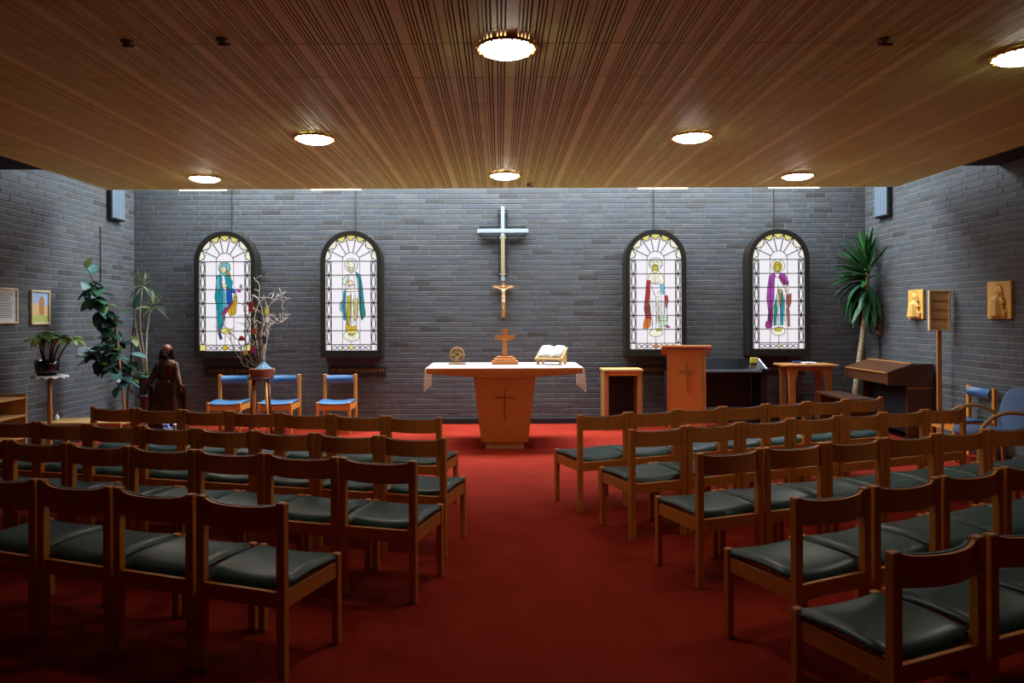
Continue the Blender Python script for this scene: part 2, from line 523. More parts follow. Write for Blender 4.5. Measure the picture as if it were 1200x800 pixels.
for px, py, lb in [(150, 48, 'small dark ceiling fitting at the far left near the dim corner'), (262, 46, 'small brown ceiling fitting right of the darker one at left'),
                   (1037, 46, 'small dark ceiling fitting on the right half of the wooden ceiling'), (621, 215, 'tiny dark ceiling fitting just right of the downlight before the cross')]:
    d = F * (ZR - EYE) / (371 - .0042 * (px - 586) - py)
    t = thing('ceiling_fitting', lb, 'ceiling fitting', (X(px, d), d, ZR), 0, 'small fittings on the wooden ceiling')
    MB().lathe([(.035, .001), (.035, -.008), (.02, -.014), (.014, -.03), (.004, -.034)], 14).build('rose', 'detector', t, True)
    MB().tube([(-.03, .01, -.022), (.0, 0, -.03), (.045, -.015, -.034)], .008, 6).build('arm', 'detector', t, True)
for x0, x1, lb in [(-4.0, -3.4, 'bright lamp strip above the leftmost stained glass window'), (-2.36, -1.72, 'bright lamp strip above the window with the teal cloaked figure'),
                   (1.72, 2.36, 'bright lamp strip above the window with the red cloaked figure'), (3.35, 4.0, 'bright lamp strip above the rightmost stained glass window')]:
    x0 -= .0; t = thing('lamp_strip', lb, 'lamp', ((x0 + x1) / 2, YR + .05, ZR + .01), 0, 'lamp strips behind the ceiling edge')
    h = (x1 - x0) / 2
    MB().span(-h, h, -.045, .03, .012, .08, .004).build('housing', 'grey_panel', t)
    MB().span(-h + .01, h - .01, -.02, .02, -.012, .014, .004).build('tube', 'lamp_strip', t)

# ------------------------------------------------------------------ stained glass light boxes
PWID, PHEI, PRAD = 0.75, 1.66, 0.375
SPR = PHEI - PRAD
def arch(w_, zb, zs, r, n=28):
    pts = [(-w_ / 2, zb)]
    pts += [(w_ / 2, zb)]
    pts += [(r * math.cos(PI * k / n), zs + r * math.sin(PI * k / n)) for k in range(n + 1)]
    return pts
def ff(u, v, q): return (u, -q, v)          # pane plane: u across, v up, q towards the room
ROWS = [0, .09] + [.09 + (SPR - .09) / 6 * k for k in range(1, 7)]
COLS = [-.375, -.285, -.125, 0, .125, .285, .375]
def sector(r0, r1, a0, a1, n=6):
    p = [(r1 * math.cos(a0 + (a1 - a0) * k / n), SPR + r1 * math.sin(a0 + (a1 - a0) * k / n)) for k in range(n + 1)]
    if r0 > 0:
        p += [(r0 * math.cos(a1 + (a0 - a1) * k / n), SPR + r0 * math.sin(a1 + (a0 - a1) * k / n)) for k in range(n + 1)]
    else:
        p += [(0, SPR)]
    return p
AB = [0, 32, 62, 79, 101, 118, 148, 180]
AB = [0, 26, 56, 78, 102, 124, 154, 180]
PANES = []
for r_ in range(7):
    for c_ in range(6):
        PANES.append(([(COLS[c_], ROWS[r_]), (COLS[c_ + 1], ROWS[r_]), (COLS[c_ + 1], ROWS[r_ + 1]), (COLS[c_], ROWS[r_ + 1])], 'white'))
for a0, a1 in zip(AB, AB[1:]):
    PANES.append((sector(.125, .375, math.radians(a0), math.radians(a1)), 'white'))
PANES.append((sector(0, .125, 0, PI, 14), 'white'))
LENS = []
for a0, a1 in zip(AB, AB[1:]):
    a0, a1 = math.radians(a0), math.radians(a1)
    n = 8
    outer = [(.375 * math.cos(a0 + (a1 - a0) * k / n), SPR + .375 * math.sin(a0 + (a1 - a0) * k / n)) for k in range(n + 1)]
    inner = []
    for k in range(n + 1):
        f = k / n; rr = .372 - .075 * math.sin(PI * f)
        inner.append((rr * math.cos(a0 + (a1 - a0) * f), SPR + rr * math.sin(a0 + (a1 - a0) * f)))
    LENS.append((outer, inner))
pane_meshes = []
for poly, colr in PANES:
    pane_meshes.append(MB().prism(poly, ff, .004).mesh('pane', 'glass_' + colr))
lens_meshes = []
for i, (o_, n_) in enumerate(LENS):
    colr = ('cream', 'cream', 'yellow', 'yellow', 'yellow', 'cream', 'cream')[i]
    lens_meshes.append(MB().prism(o_ + n_[::-1], lambda u, v, q: ff(u, v, q + .004), .003).mesh('scallop', 'glass_' + colr))
def lead_mesh():
    m = MB(); g = lambda u, v, q: ff(u, v, q + .004)
    T = .006
    W_ = .0115
    for z in ROWS[1:]:
        m.ribbon([(-.375, z), (.375, z)], W_, g, T)
    for x in (-.285, .285):
        m.ribbon([(x, 0), (x, SPR)], W_, g, T)
    for x in (-.355, .355):
        m.ribbon([(x, 0), (x, SPR)], W_ * .6, g, T)
    for x in (-.125, 0, .125):
        m.ribbon([(x, 0), (x, .5 if x == 0 else SPR)], W_ * .45, g, T)
    for x in (-.32, .32):
        for a, b in zip(ROWS[1:], ROWS[2:]):
            n = 12; h = (b - a) / 2; c = (a + b) / 2
            for s in (0, 1):
                m.ribbon([(x + .026 * math.sin(PI * k / n) * (1 if s else -1), c - h + 2 * h * k / n) for k in range(n + 1)], W_ * .8, g, T)
            for e in (a, b):
                dz = .016 if e == a else -.016
                m.ribbon([(x - .028, e + dz * 1.2), (x, e), (x + .028, e + dz * 1.2)], W_ * .7, g, T)
    for k in range(7):
        c = -.285 + .57 * (k + .5) / 7; n = 10
        for s in (1, -1):
            m.ribbon([(c - .04 + .08 * q / n, .045 + s * .026 * math.sin(PI * q / n)) for q in range(n + 1)], W_ * .8, g, T)
    for a in AB[1:-1]:
        a = math.radians(a)
        m.ribbon([(.125 * math.cos(a), SPR + .125 * math.sin(a)), (.37 * math.cos(a), SPR + .37 * math.sin(a))], W_, g, T)
    m.ribbon([(.125 * math.cos(PI * k / 20), SPR + .125 * math.sin(PI * k / 20)) for k in range(21)], W_ * .7, g, T)
    m.ribbon([(.30 * math.cos(PI * k / 28), SPR + .30 * math.sin(PI * k / 28)) for k in range(29)], W_ * .4, g, T)
    for o_, n_ in LENS:
        m.ribbon(n_, W_, g, T)
    m.ribbon(arch(.745, .003, SPR, .3725) + [(-.3725, .003)], W_, g, T)
    return m.mesh('leading', 'lead')
LEADM = lead_mesh()
def frame_mesh():
    m = MB()
    FR = .062; DEP = .27
    n = 28
    def loop(off, bot):
        h = PWID / 2 + off
        return [(-h, -bot), (h, -bot)] + [(h * math.cos(PI * k / n), SPR + (PRAD + off) * math.sin(PI * k / n)) for k in range(n + 1)]
    oi, oo = loop(0, 0), loop(FR, .09)
    V = {}
    for key, lp, q in (('fi', oi, .028), ('fo', oo, .028), ('bi', oi, -.006), ('bo', oo, .028 - DEP)):
        V[key] = [m.bm.verts.new(ff(u, v, q)) for u, v in lp]
    N = len(oi)
    for k in range(N):
        l = (k + 1) % N
        m.bm.faces.new((V['fi'][k], V['fo'][k], V['fo'][l], V['fi'][l]))
        m.bm.faces.new((V['fo'][k], V['bo'][k], V['bo'][l], V['fo'][l]))
        m.bm.faces.new((V['fi'][k], V['fi'][l], V['bi'][l], V['bi'][k]))
    m.bm.faces.new(V['bo'])
    m.bm.faces.new(V['bi'][::-1])
    return m.mesh('frame', 'box_frame')
FRAMEM = frame_mesh()
# figures: pieces of coloured glass, drawn in units where the pane is 0..303 wide and 0..680 high (top down)
def uv(px, py): return ((px - 151.5) / 303 * PWID, (680 - py) / 680 * PHEI)
def shrink(poly, s):
    cx = sum(p[0] for p in poly) / len(poly); cy = sum(p[1] for p in poly) / len(poly)
    out = []
    for x, y_ in poly:
        dx, dy = x - cx, y_ - cy
        L = math.hypot(dx, dy) or 1
        out.append((x + dx / L * s, y_ + dy / L * s))
    return out
def ell(cx, cy, rx, ry, n=14): return [(cx + rx * math.cos(2 * PI * k / n), cy + ry * math.sin(2 * PI * k / n)) for k in range(n)]
def win_figure(t, pieces, lines):
    first = None
    ol = MB()
    for i, (nm, colr, poly) in enumerate(pieces):
        P = [uv(*p) for p in poly]
        h = .0045 + .00035 * i
        g = lambda u, v, q, h=h: ff(u, v, q + h)
        MB().prism(P, g, .0022).build(nm, 'glass_' + colr, t)
        ol.ribbon(P + [P[0]], .0075, lambda u, v, q, h=h: ff(u, v, q + h), .0029)
        # fold lines of leading within the larger pieces
        lo_, hi_ = min(p[1] for p in P), max(p[1] for p in P)
        wmax = max(p[0] for p in P) - min(p[0] for p in P)
        if hi_ - lo_ > .16 and wmax > .04:
            for fr in (.33, .66):
                fl = []
                for q in range(1, 9):
                    vv = lo_ + (hi_ - lo_) * q / 9.5
                    xs = []
                    for a, b in zip(P, P[1:] + P[:1]):
                        if (a[1] - vv) * (b[1] - vv) < 0:
                            xs.append(a[0] + (b[0] - a[0]) * (vv - a[1]) / (b[1] - a[1]))
                    if len(xs) >= 2:
                        fl.append((min(xs) + (max(xs) - min(xs)) * (fr + .10 * math.sin(q * 1.7 + i)), vv))
                if len(fl) > 2: ol.ribbon(fl, .0045, lambda u, v, q, h=h: ff(u, v, q + h), .0027)
    for ln in lines:
        ol.ribbon([uv(*p) for p in ln], .005, lambda u, v, q: ff(u, v, q + .0085), .006)
    ol.build('outline', 'lead', t)

XB = 10.415                      # plane of the glass
def window(xc, label, pieces, lines, plaque_label, cable_label):
    t = thing('stained_glass_window', label, 'stained glass', (xc, XB, 1.09), 0, 'back-lit stained glass windows on the altar wall')
    link('frame', FRAMEM, t)
    for me in pane_meshes: link('pane', me, t)
    for me in lens_meshes: link('scallop', me, t)
    link('leading', LEADM, t)
    win_figure(t, pieces, lines)
    # plaque on the wall below
    p = thing('plaque', plaque_label, 'plaque', (xc + .04, YB - .03, .79), 0, 'lettered plaques below the windows')
    MB().span(-.42, .42, -.0, .03, -.07, .06, .003).build('board', 'plaque', p)
    r = random.Random(int(xc * 100) + 50)
    m = MB(); x = -.375
    while x < .37:
        wd = r.uniform(.014, .024); z0, z1 = -.022, .026
        kind = r.randrange(4)
        m.span(x, x + .0045, -.004, 0, z0, z1)
        if kind in (0, 2): m.span(x, x + wd, -.004, 0, z1 - .006, z1)
        if kind in (1, 2): m.span(x, x + wd, -.004, 0, 0, .006)
        if kind in (0, 3): m.span(x + wd - .0045, x + wd, -.004, 0, z0, z1)
        x += wd + (.03 if r.random() < .16 else .008)
    m.build('lettering', 'brass', p)
    k = MB().tube([(0, 0, 0), (0, 0, ZT - 2.81)], .006, 6).build('cable', 'black', None, loc=(xc + .02, YB - .015, 2.81))
    tag(k, cable_label, 'cable', 'cables running up the wall above the windows')

A_ = [('halo', 'mint', ell(148, 188, 36, 34)), ('hood', 'sky', [(120, 190), (130, 164), (150, 158), (172, 166), (178, 196), (172, 232), (122, 234)]),
      ('face', 'flesh', ell(144, 200, 16, 24)), ('scarf', 'gold', [(162, 204), (176, 212), (184, 240), (186, 300), (176, 320), (168, 260)]),
      ('cloak', 'teal', [(102, 240), (124, 228), (136, 250), (132, 300), (152, 330), (140, 420), (150, 480), (132, 560), (108, 560), (106, 440), (92, 360), (100, 300)]),
      ('sleeve', 'sky', [(104, 250), (122, 244), (130, 300), (112, 330), (98, 300)]), ('shawl', 'teal', [(150, 236), (176, 240), (196, 270), (188, 330), (160, 300)]),
      ('tunic', 'blue', [(160, 300), (190, 330), (196, 384), (176, 430), (162, 384)]), ('wrap', 'sky', [(140, 320), (166, 330), (162, 440), (138, 450)]),
      ('sash', 'magenta', [(130, 460), (150, 430), (176, 408), (190, 384), (196, 398), (176, 430), (146, 472)]),
      ('skirt', 'gold', [(168, 440), (196, 400), (214, 330), (222, 360), (214, 460), (180, 476)]), ('hand', 'flesh', [(132, 290), (156, 282), (166, 300), (140, 308)]),
      ('cuff', 'blue', [(190, 310), (214, 318), (210, 340), (190, 334)]), ('bird', 'magenta', [(220, 312), (246, 324), (240, 336), (222, 330)]),
      ('lower_robe', 'teal', [(112, 480), (136, 470), (140, 500), (120, 560), (108, 560)]), ('foot', 'navy', [(110, 566), (124, 566), (136, 608), (122, 612)]),
      ('dove', 'grey', [(240, 288), (252, 290), (250, 312), (238, 308)]), ('mound', 'yellow', [(120, 554), (160, 540), (196, 556), (176, 580), (138, 574)]),
      ('corner', 'yellow', [(6, 642), (38, 642), (38, 676), (6, 676)]), ('corner', 'yellow', [(265, 642), (297, 642), (297, 676), (265, 676)]),
      ('diamond', 'gold', [(152, 640), (170, 658), (152, 676), (134, 658)])]
LA = [[(118, 250), (126, 300), (112, 380), (120, 470)], [(146, 330), (150, 440), (132, 540)], [(188, 420), (190, 470)], [(204, 380), (202, 466)], [(106, 330), (130, 350), (138, 400)]]
B_ = [('halo', 'pale', ell(152, 176, 38, 40)), ('head', 'cream', ell(152, 178, 22, 28)), ('beard', 'flesh', [(138, 190), (166, 190), (164, 214), (152, 226), (140, 214)]),
      ('robe', 'white', [(124, 232), (180, 232), (194, 330), (190, 460), (176, 560), (128, 560), (116, 440), (118, 330)]),
      ('cloak', 'teal', [(176, 214), (206, 236), (216, 300), (228, 420), (230, 480), (212, 502), (200, 440), (198, 330), (192, 260)]),
      ('cloak', 'sea', [(206, 360), (226, 400), (234, 470), (216, 500), (206, 440)]), ('cloak', 'teal', [(108, 330), (122, 320), (118, 420), (122, 500), (108, 500), (104, 420)]),
      ('cloak_end', 'sky', [(86, 400), (98, 384), (96, 456), (86, 440)]), ('sleeve', 'mint', [(100, 262), (124, 236), (136, 250), (120, 290), (104, 290)]),
      ('under_robe', 'olive', [(128, 360), (150, 352), (148, 470), (142, 548), (128, 540), (124, 460)]), ('under_robe', 'yellow', [(166, 380), (188, 370), (184, 480), (172, 520), (164, 480)]),
      ('hands', 'flesh', [(128, 272), (156, 264), (166, 290), (138, 298)]), ('belt', 'cream', [(122, 318), (190, 316), (190, 330), (122, 332)]),
      ('hem', 'gold', [(122, 520), (150, 540), (180, 530), (186, 552), (150, 566), (118, 552)]), ('ground', 'cream', ell(154, 590, 48, 34)), ('flowers', 'yellow', [(120, 560), (190, 560), (176, 582), (134, 580)]),
      ('leafspray', 'olive', [(136, 584), (170, 578), (160, 596)]), ('diamond', 'yellow', [(152, 640), (168, 658), (152, 676), (136, 658)])]
LB = [[(140, 236), (134, 320)], [(168, 240), (176, 320)], [(152, 340), (152, 520)], [(176, 350), (172, 480)], [(206, 260), (204, 380), (212, 490)], [(112, 290), (140, 300), (180, 290)]]
C_ = [('halo', 'pale', ell(152, 176, 40, 36)), ('crown', 'cream', [(120, 186), (126, 156), (142, 170), (152, 150), (164, 170), (182, 158), (184, 190)]),
      ('face', 'olive', ell(148, 204, 18, 26)), ('shoulders', 'cream', [(112, 250), (134, 216), (168, 216), (196, 250), (202, 300), (100, 290)]),
      ('robe', 'white', [(118, 286), (196, 288), (210, 380), (220, 500), (212, 560), (134, 560), (120, 450)]),
      ('cloak', 'red', [(100, 274), (122, 272), (116, 330), (112, 420), (116, 470), (92, 490), (84, 440), (92, 360)]),
      ('cloak', 'brown', [(92, 400), (112, 400), (122, 470), (118, 500), (94, 490)]), ('cloak_end', 'orange', [(92, 484), (124, 478), (120, 540), (104, 556), (78, 556), (82, 520)]),
      ('cloak_end', 'red', [(96, 480), (126, 474), (122, 494), (98, 500)]), ('sleeve', 'red', [(204, 366), (220, 362), (224, 392), (206, 396)]), ('sleeve_end', 'brown', [(206, 396), (224, 392), (214, 444), (208, 430)]),
      ('cup', 'sky', [(178, 300), (200, 300), (196, 356), (184, 356)]), ('robe_fold', 'cream', [(152, 370), (168, 370), (172, 520), (156, 520)]),
      ('robe_hem', 'mint', [(164, 478), (214, 478), (218, 540), (170, 548)]), ('hem_trim', 'violet', [(206, 536), (226, 540), (236, 554), (210, 550)]),
      ('ground', 'cream', ell(152, 582, 40, 22)), ('shoe', 'olive', [(150, 560), (186, 552), (190, 566), (154, 572)]), ('diamond', 'orange', [(152, 642), (164, 658), (152, 674), (140, 658)])]
LC = [[(126, 300), (140, 360), (186, 330)], [(134, 380), (134, 540)], [(182, 390), (188, 480)], [(198, 400), (200, 480)], [(150, 250), (150, 300)], [(164, 490), (210, 490)], [(164, 510), (214, 510)], [(176, 480), (180, 546)], [(196, 480), (198, 544)]]
D_ = [('halo', 'cream', ell(148, 192, 40, 38)), ('hair', 'gold', ell(146, 196, 25, 30)), ('face', 'olive', ell(144, 204, 15, 22)),
      ('cloak', 'violet', [(98, 250), (126, 228), (134, 250), (126, 330), (116, 420), (118, 500), (110, 556), (82, 556), (92, 460), (82, 380), (88, 310)]),
      ('cloak_fold', 'plum', [(92, 440), (112, 430), (108, 540), (92, 540)]), ('cloak', 'violet', [(160, 232), (188, 240), (210, 290), (206, 306), (172, 290), (150, 262)]),
      ('cloak_fold', 'plum', [(160, 250), (200, 290), (186, 306), (158, 280)]), ('robe', 'white', [(128, 256), (156, 262), (176, 300), (196, 360), (192, 540), (126, 540), (122, 420)]),
      ('robe_stripe', 'sea', [(124, 430), (138, 360), (142, 440), (136, 540), (122, 544)]), ('robe_stripe', 'teal', [(158, 440), (172, 330), (182, 400), (176, 540), (160, 540)]),
      ('belt', 'gold', [(150, 330), (164, 326), (168, 420), (158, 440)]), ('sleeve', 'brown', [(198, 360), (224, 354), (222, 410), (206, 450), (198, 410)]),
      ('arm', 'flesh', [(196, 306), (208, 310), (206, 350), (194, 346)]), ('drape', 'brown', [(198, 440), (212, 450), (214, 548), (202, 548)]),
      ('cloak_end', 'plum', [(76, 520), (96, 512), (104, 548), (86, 560), (72, 546)]), ('ground', 'cream', ell(148, 576, 40, 24)), ('foot', 'olive', [(124, 560), (176, 552), (160, 576), (128, 574)]),
      ('diamond', 'yellow', [(152, 640), (160, 658), (152, 676), (144, 658)])]
LD = [[(108, 270), (100, 360), (112, 440)], [(148, 300), (146, 540)], [(186, 360), (184, 520)], [(120, 250), (112, 320)], [(176, 260), (190, 300)]]
window(-3.945, 'stained glass window with a figure in a turquoise robe, leftmost of four', A_, LA, 'dark lettered plaque below the leftmost stained glass window', 'thin black cable above the leftmost stained glass window')
window(-2.135, 'stained glass window with a pale figure in a teal cloak, second from left', B_, LB, 'dark lettered plaque above the lone blue chair, below the teal cloak window', 'thin black cable above the window with the teal cloaked figure')
window(2.235, 'stained glass window with a crowned figure in a red cloak, behind the lectern', C_, LC, 'dark lettered plaque half hidden by the lectern', 'thin black cable above the window with the red cloaked figure')
window(4.0, 'stained glass window with a figure in a purple cloak, rightmost of four', D_, LD, 'dark lettered plaque between piano and oak side table', 'thin black cable above the rightmost stained glass window')

# ------------------------------------------------------------------ crosses on the altar wall
t = thing('wall_cross', 'tall brushed steel cross with a gilded strip, hung on the altar wall', 'cross', (.045, YB - .10, 2.09))
MB().span(-.025, .025, -.012, .012, 0, 1.08, .003).build('upright', 'steel', t)
MB().span(-.37, .37, -.018, -.002 + .012, .70, .752, .003).build('crossbar', 'steel', t)
MB().span(-.019, .019, -.018, -.010, .07, .66, .002).build('gilded_strip', 'gilt', t)
m = MB()
fz = lambda u, v, q: (u, .055 + q, v)
ol = [(-.06, .08), (.06, .08), (.06, .66), (.33, .66), (.33, .79), (.06, .79), (.06, 1.03), (-.06, 1.03), (-.06, .79), (-.33, .79), (-.33, .66), (-.06, .66), (-.06, .08)]
for a, b in zip(ol, ol[1:]):
    x0, x1 = sorted((a[0], b[0])); z0, z1 = sorted((a[1], b[1]))
    m.span(x0 - .009, x1 + .009, .045, .075, z0 - .009, z1 + .009)
m.build('backing_frame', 'black', t)
for (x, z) in [(-.045, .10), (.045, .10), (-.045, .63), (.045, .63), (-.25, .68), (.25, .68), (-.1, .68), (.1, .68), (-.045, 1.0), (.045, 1.0)]:
    MB().tube([(x, -.004, z), (x, .094, z)], .006, 6).build('pin', 'steel', t)
for z in (.10, .63):
    MB().span(-.05, .05, -.014, -.006, z - .006, z + .006).build('clip', 'steel', t)

t = thing('crucifix', 'small wooden crucifix with a pale figure, hung below the steel cross', 'crucifix', (.05, YB - .04, 1.555))
MB().span(-.026, .026, -.012, .032, 0, .515, .004).build('upright', 'oak', t)
MB().span(-.155, .155, -.014, .01, .42, .47, .004).build('crossbar', 'oak', t)
m = MB()
m.ball((0, -.045, .452), .019, (1, 1, 1.25), 10, 8)
m.tube([(0, -.04, .43), (0, -.042, .39), (0, -.04, .33), (0, -.04, .29)], [.012, .026, .02, .024], 10)
for s in (-1, 1):
    m.tube([(s * .018, -.04, .405), (s * .075, -.036, .435), (s * .135, -.026, .452)], [.012, .009, .008], 8)
    m.tube([(s * .010, -.04, .30), (s * .012, -.055, .23), (s * .004, -.036, .15), (s * .002, -.045, .13)], [.014, .012, .009, .008], 8)
m.ball((0, -.04, .295), .027, (1.05, .8, .8), 10, 6)
m.merged('corpus', 'figure_ivory', .005, t)

# ------------------------------------------------------------------ altar
AX, AY0, AY1, AZ = .05, 8.56, 9.62, .958
t = thing('altar', 'orange wooden altar with a tapered pedestal and an incised cross', 'altar', (AX, 8.56, 0))
n = 24
m = MB()   # table top: front edge bows forward, underside deepens towards the middle
HW = .925
topf, botf, topb, botb = [], [], [], []
for k in range(n + 1):
    u = -1 + 2 * k / n
    fy = -.03 * (1 - u * u) + .02
    dz = .058 + .062 * max(0, (1 - abs(u))) ** .8
    topf.append(m.bm.verts.new((u * HW, fy, AZ))); botf.append(m.bm.verts.new((u * HW, fy, AZ - dz)))
    topb.append(m.bm.verts.new((u * HW, 1.04, AZ))); botb.append(m.bm.verts.new((u * HW, 1.04, AZ - dz)))
for k in range(n):
    m.bm.faces.new((topf[k], topf[k + 1], topb[k + 1], topb[k])); m.bm.faces.new((botf[k], botb[k], botb[k + 1], botf[k + 1]))
    m.bm.faces.new((topf[k], botf[k], botf[k + 1], topf[k + 1])); m.bm.faces.new((topb[k], topb[k + 1], botb[k + 1], botb[k]))
for k in (0, n):
    m.bm.faces.new((topf[k], topb[k], botb[k], botf[k]))
m.build('top', 'altar_wood', t)
def frustum(x0, x1, y0, y1, z0, X0, X1, Y0_, Y1_, z1):
    mm = MB(); b = mm.bm
    a = [b.verts.new(p) for p in ((x0, y0, z0), (x1, y0, z0), (x1, y1, z0), (x0, y1, z0), (X0, Y0_, z1), (X1, Y0_, z1), (X1, Y1_, z1), (X0, Y1_, z1))]
    for f in ((0, 1, 2, 3), (4, 5, 6, 7), (0, 1, 5, 4), (1, 2, 6, 5), (2, 3, 7, 6), (3, 0, 4, 7)):
        b.faces.new([a[i] for i in f])
    return mm
frustum(-.278, .278, .02, .86, .085, -.368, .368, .005, .92, AZ - .085).build('pedestal', 'altar_wood', t)
MB().span(-.228, .228, .045, .80, 0, .088, .003).build('plinth', 'light_wood', t)
e = MB().span(-.005, .005, -.001, .02, .34, .70).span(-.11, .11, .0005, .02, .615, .625)
for v in e.bm.verts: v.co.y += .0 + (.015 * (1 - (v.co.z - .085) / .79)) - .004
e.build('incised_cross', 'groove', t)
# altar cloth: thin, drapes over both ends, front edge slightly wavy
m = MB(); bm = m.bm
prof = []
HWc = HW + .022
prof += [(-HWc - .004 + .0 , AZ - .285 + 0), (-HWc - .006, AZ - .2), (-HWc - .002, AZ - .1), (-HWc, AZ - .02), (-HWc + .012, AZ + .005)]
for k in range(1, 24): prof.append((-HWc + .012 + (2 * HWc - .024) * k / 24, AZ + .006))
prof += [(-p[0], p[1]) for p in prof[:5]][::-1]
rows = []
rr = random.Random(5)
NY = 10
for jy in range(NY + 1):
    f = jy / NY
    row = []
    for i, (px, pz) in enumerate(prof):
        yy = -.012 + 1.05 * f
        if jy == 0 and 5 <= i <= len(prof) - 6:
            uu = px / HWc
            yy += -.03 * (1 - uu * uu) + .006 * math.sin(9 * uu)
        drop = AZ - pz
        xx = px + (math.copysign(.012 * math.sin(f * 14 + (1 if px > 0 else 0)) * min(1, drop / .2), px) if drop > .03 else 0)
        zz = pz + .002
        row.append(bm.verts.new((AX + xx, 8.56 + yy, zz)))
    rows.append(row)
for a, b in zip(rows, rows[1:]):
    for k in range(len(prof) - 1):
        bm.faces.new((a[k], a[k + 1], b[k + 1], b[k]))
shell(bm, .004)
o = m.build('altar_cloth', 'altar_linen', None, False)
tag(o, 'white cloth over the altar top, hanging down at both ends', 'cloth')
ZC = AZ + .0105

# ring cross on stand
t = thing('ring_cross', 'small round openwork metal cross on a flat foot, left end of altar', 'ornament', (X(535.5, 9.2), 9.2, ZC))
MB().span(-.11, .11, -.04, .04, 0, .018, .004).build('foot', 'oak', t)
m = MB()
R0 = .085; cz = .125
pts = [(R0 * math.cos(2 * PI * k / 28), 0, cz + R0 * math.sin(2 * PI * k / 28)) for k in range(29)]
m.tube(pts, .011, 8)
m.build('ring', 'oak', t, True)
MB().span(-.014, .014, -.008, .008, cz - .085, cz + .085).span(-.085, .085, -.008, .008, cz - .014, cz + .014).build('cross_arms', 'brass', t)
m = MB()
for k in range(12):
    a = 2 * PI * k / 12
    m.tube([(.05 * math.cos(a), 0, cz + .05 * math.sin(a)), (.05 * math.cos(a + PI / 6), 0, cz + .05 * math.sin(a + PI / 6))], .007, 6)
m.build('inner_ring', 'brass', t, True)
MB().tube([(0, 0, .016), (0, 0, .045)], .012, 8).build('stem', 'grey_panel', t)

# standing cross in the middle
t = thing('altar_cross', 'orange brown wooden cross on a stepped base, middle of altar', 'cross', (X(591.5, 9.2), 9.2, ZC))
for w_, z0, z1, mm in ((.165, 0, .045, 'altar_wood'), (.135, .045, .075, 'chair_wood'), (.105, .075, .1, 'altar_wood')):
    MB().span(-w_, w_, -w_ * .55, w_ * .55, z0, z1, .004).build('step', mm, t)
def flare(L, a, b, f, th):   # bar that widens to its end
    return MB().prism([(0, -a), (L, -b), (L, b), (0, a)], f, th)
MB().prism([(-.034, .1), (.034, .1), (.026, .30), (-.026, .30)], lambda u, v, q: (u, q - .015, v), .03).build('upright', 'altar_wood', t)
MB().prism([(-.024, .30), (.024, .30), (.036, .445), (-.036, .445)], lambda u, v, q: (u, q - .015, v), .03).build('head', 'altar_wood', t)
for s in (-1, 1):
    MB().prism([(s * .02, .295), (s * .125, .315), (s * .125, .375), (s * .02, .355)], lambda u, v, q: (u, q - .014, v), .028).build('arm', 'altar_wood', t)
MB().prism(ell(0, .33, .03, .04, 12), lambda u, v, q: (u, -.015 - q, v), .008).build('boss', 'chair_wood', t)

# book stand and open book
t = thing('book_stand', 'light wooden sloping book stand on the right end of the altar', 'book stand', (X(646, 9.15), 9.15, ZC), math.radians(-24))
RX = Matrix.Rotation(math.radians(32), 4, 'X')
MB().box(0, .0, .135, .36, .27, .016, .003, RX).build('rest', 'light_wood', t)
MB().box(0, -.118, .072, .36, .02, .03, .003, RX).build('ledge', 'light_wood', t)
for s in (-1, 1):
    MB().prism([(-.12, 0), (-.07, 0), (-.05, .03), (.05, .03), (.08, 0), (.125, 0), (.125, .19), (.1, .19), (-.12, .052)], lambda u, v, q, s=s: (s * .15 - .008 + q, u, v), .018).build('side', 'light_wood', t)
m = MB(); bm = m.bm
G = []
for i in range(17):
    u = -1 + 2 * i / 16
    hh = .010 + .034 * math.sin(min(1, abs(u) / .55) * PI / 2) * (1 - .65 * max(0, abs(u) - .3))
    G.append((u * .15, hh))
ra, rb, rc_, rd_ = [], [], [], []
tm = Matrix.Translation((0, 0, .143)) @ RX
for u, hh in G:
    ra.append(bm.verts.new(tm @ Vector((u, -.098, hh)))); rb.append(bm.verts.new(tm @ Vector((u, .115, hh))))
    rc_.append(bm.verts.new(tm @ Vector((u, -.098, .004)))); rd_.append(bm.verts.new(tm @ Vector((u, .115, .004))))
for k in range(16):
    bm.faces.new((ra[k], ra[k + 1], rb[k + 1], rb[k])); bm.faces.new((rc_[k], rd_[k], rd_[k + 1], rc_[k + 1]))
    bm.faces.new((ra[k], rc_[k], rc_[k + 1], ra[k + 1])); bm.faces.new((rb[k], rb[k + 1], rd_[k + 1], rd_[k]))
for k in (0, 16): bm.faces.new((ra[k], rb[k], rd_[k], rc_[k]))
bk = thing('open_book', 'open white paged book lying on the wooden book stand', 'book', (X(646, 9.15), 9.15, ZC), math.radians(-24))
m.build('pages', 'paper', bk, True)
MB().box(0, .006, .1445, .315, .225, .004, 0, RX).build('cover', 'dark_wood', bk)

# ------------------------------------------------------------------ furniture right of the altar
t = thing('side_table', 'small light wooden stand with open front, left of the lectern', 'table', (X(727.5, 10.15), 10.15, 0))
hz = Z(727, 431.5, 10.15)
MB().span(-.275, .275, -.19, .19, hz - .03, hz, .004).build('top', 'light_wood', t)
for s in (-1, 1):
    MB().span(s * .262, s * .20, -.175, .175, 0, hz - .03, .004).build('side_panel', 'oak', t)
MB().span(-.2, .2, -.16, -.135, hz - .09, hz - .03).build('apron', 'chair_wood', t)
MB().span(-.2, .2, .15, .168, .05, hz - .03).build('back_panel', 'black', t)

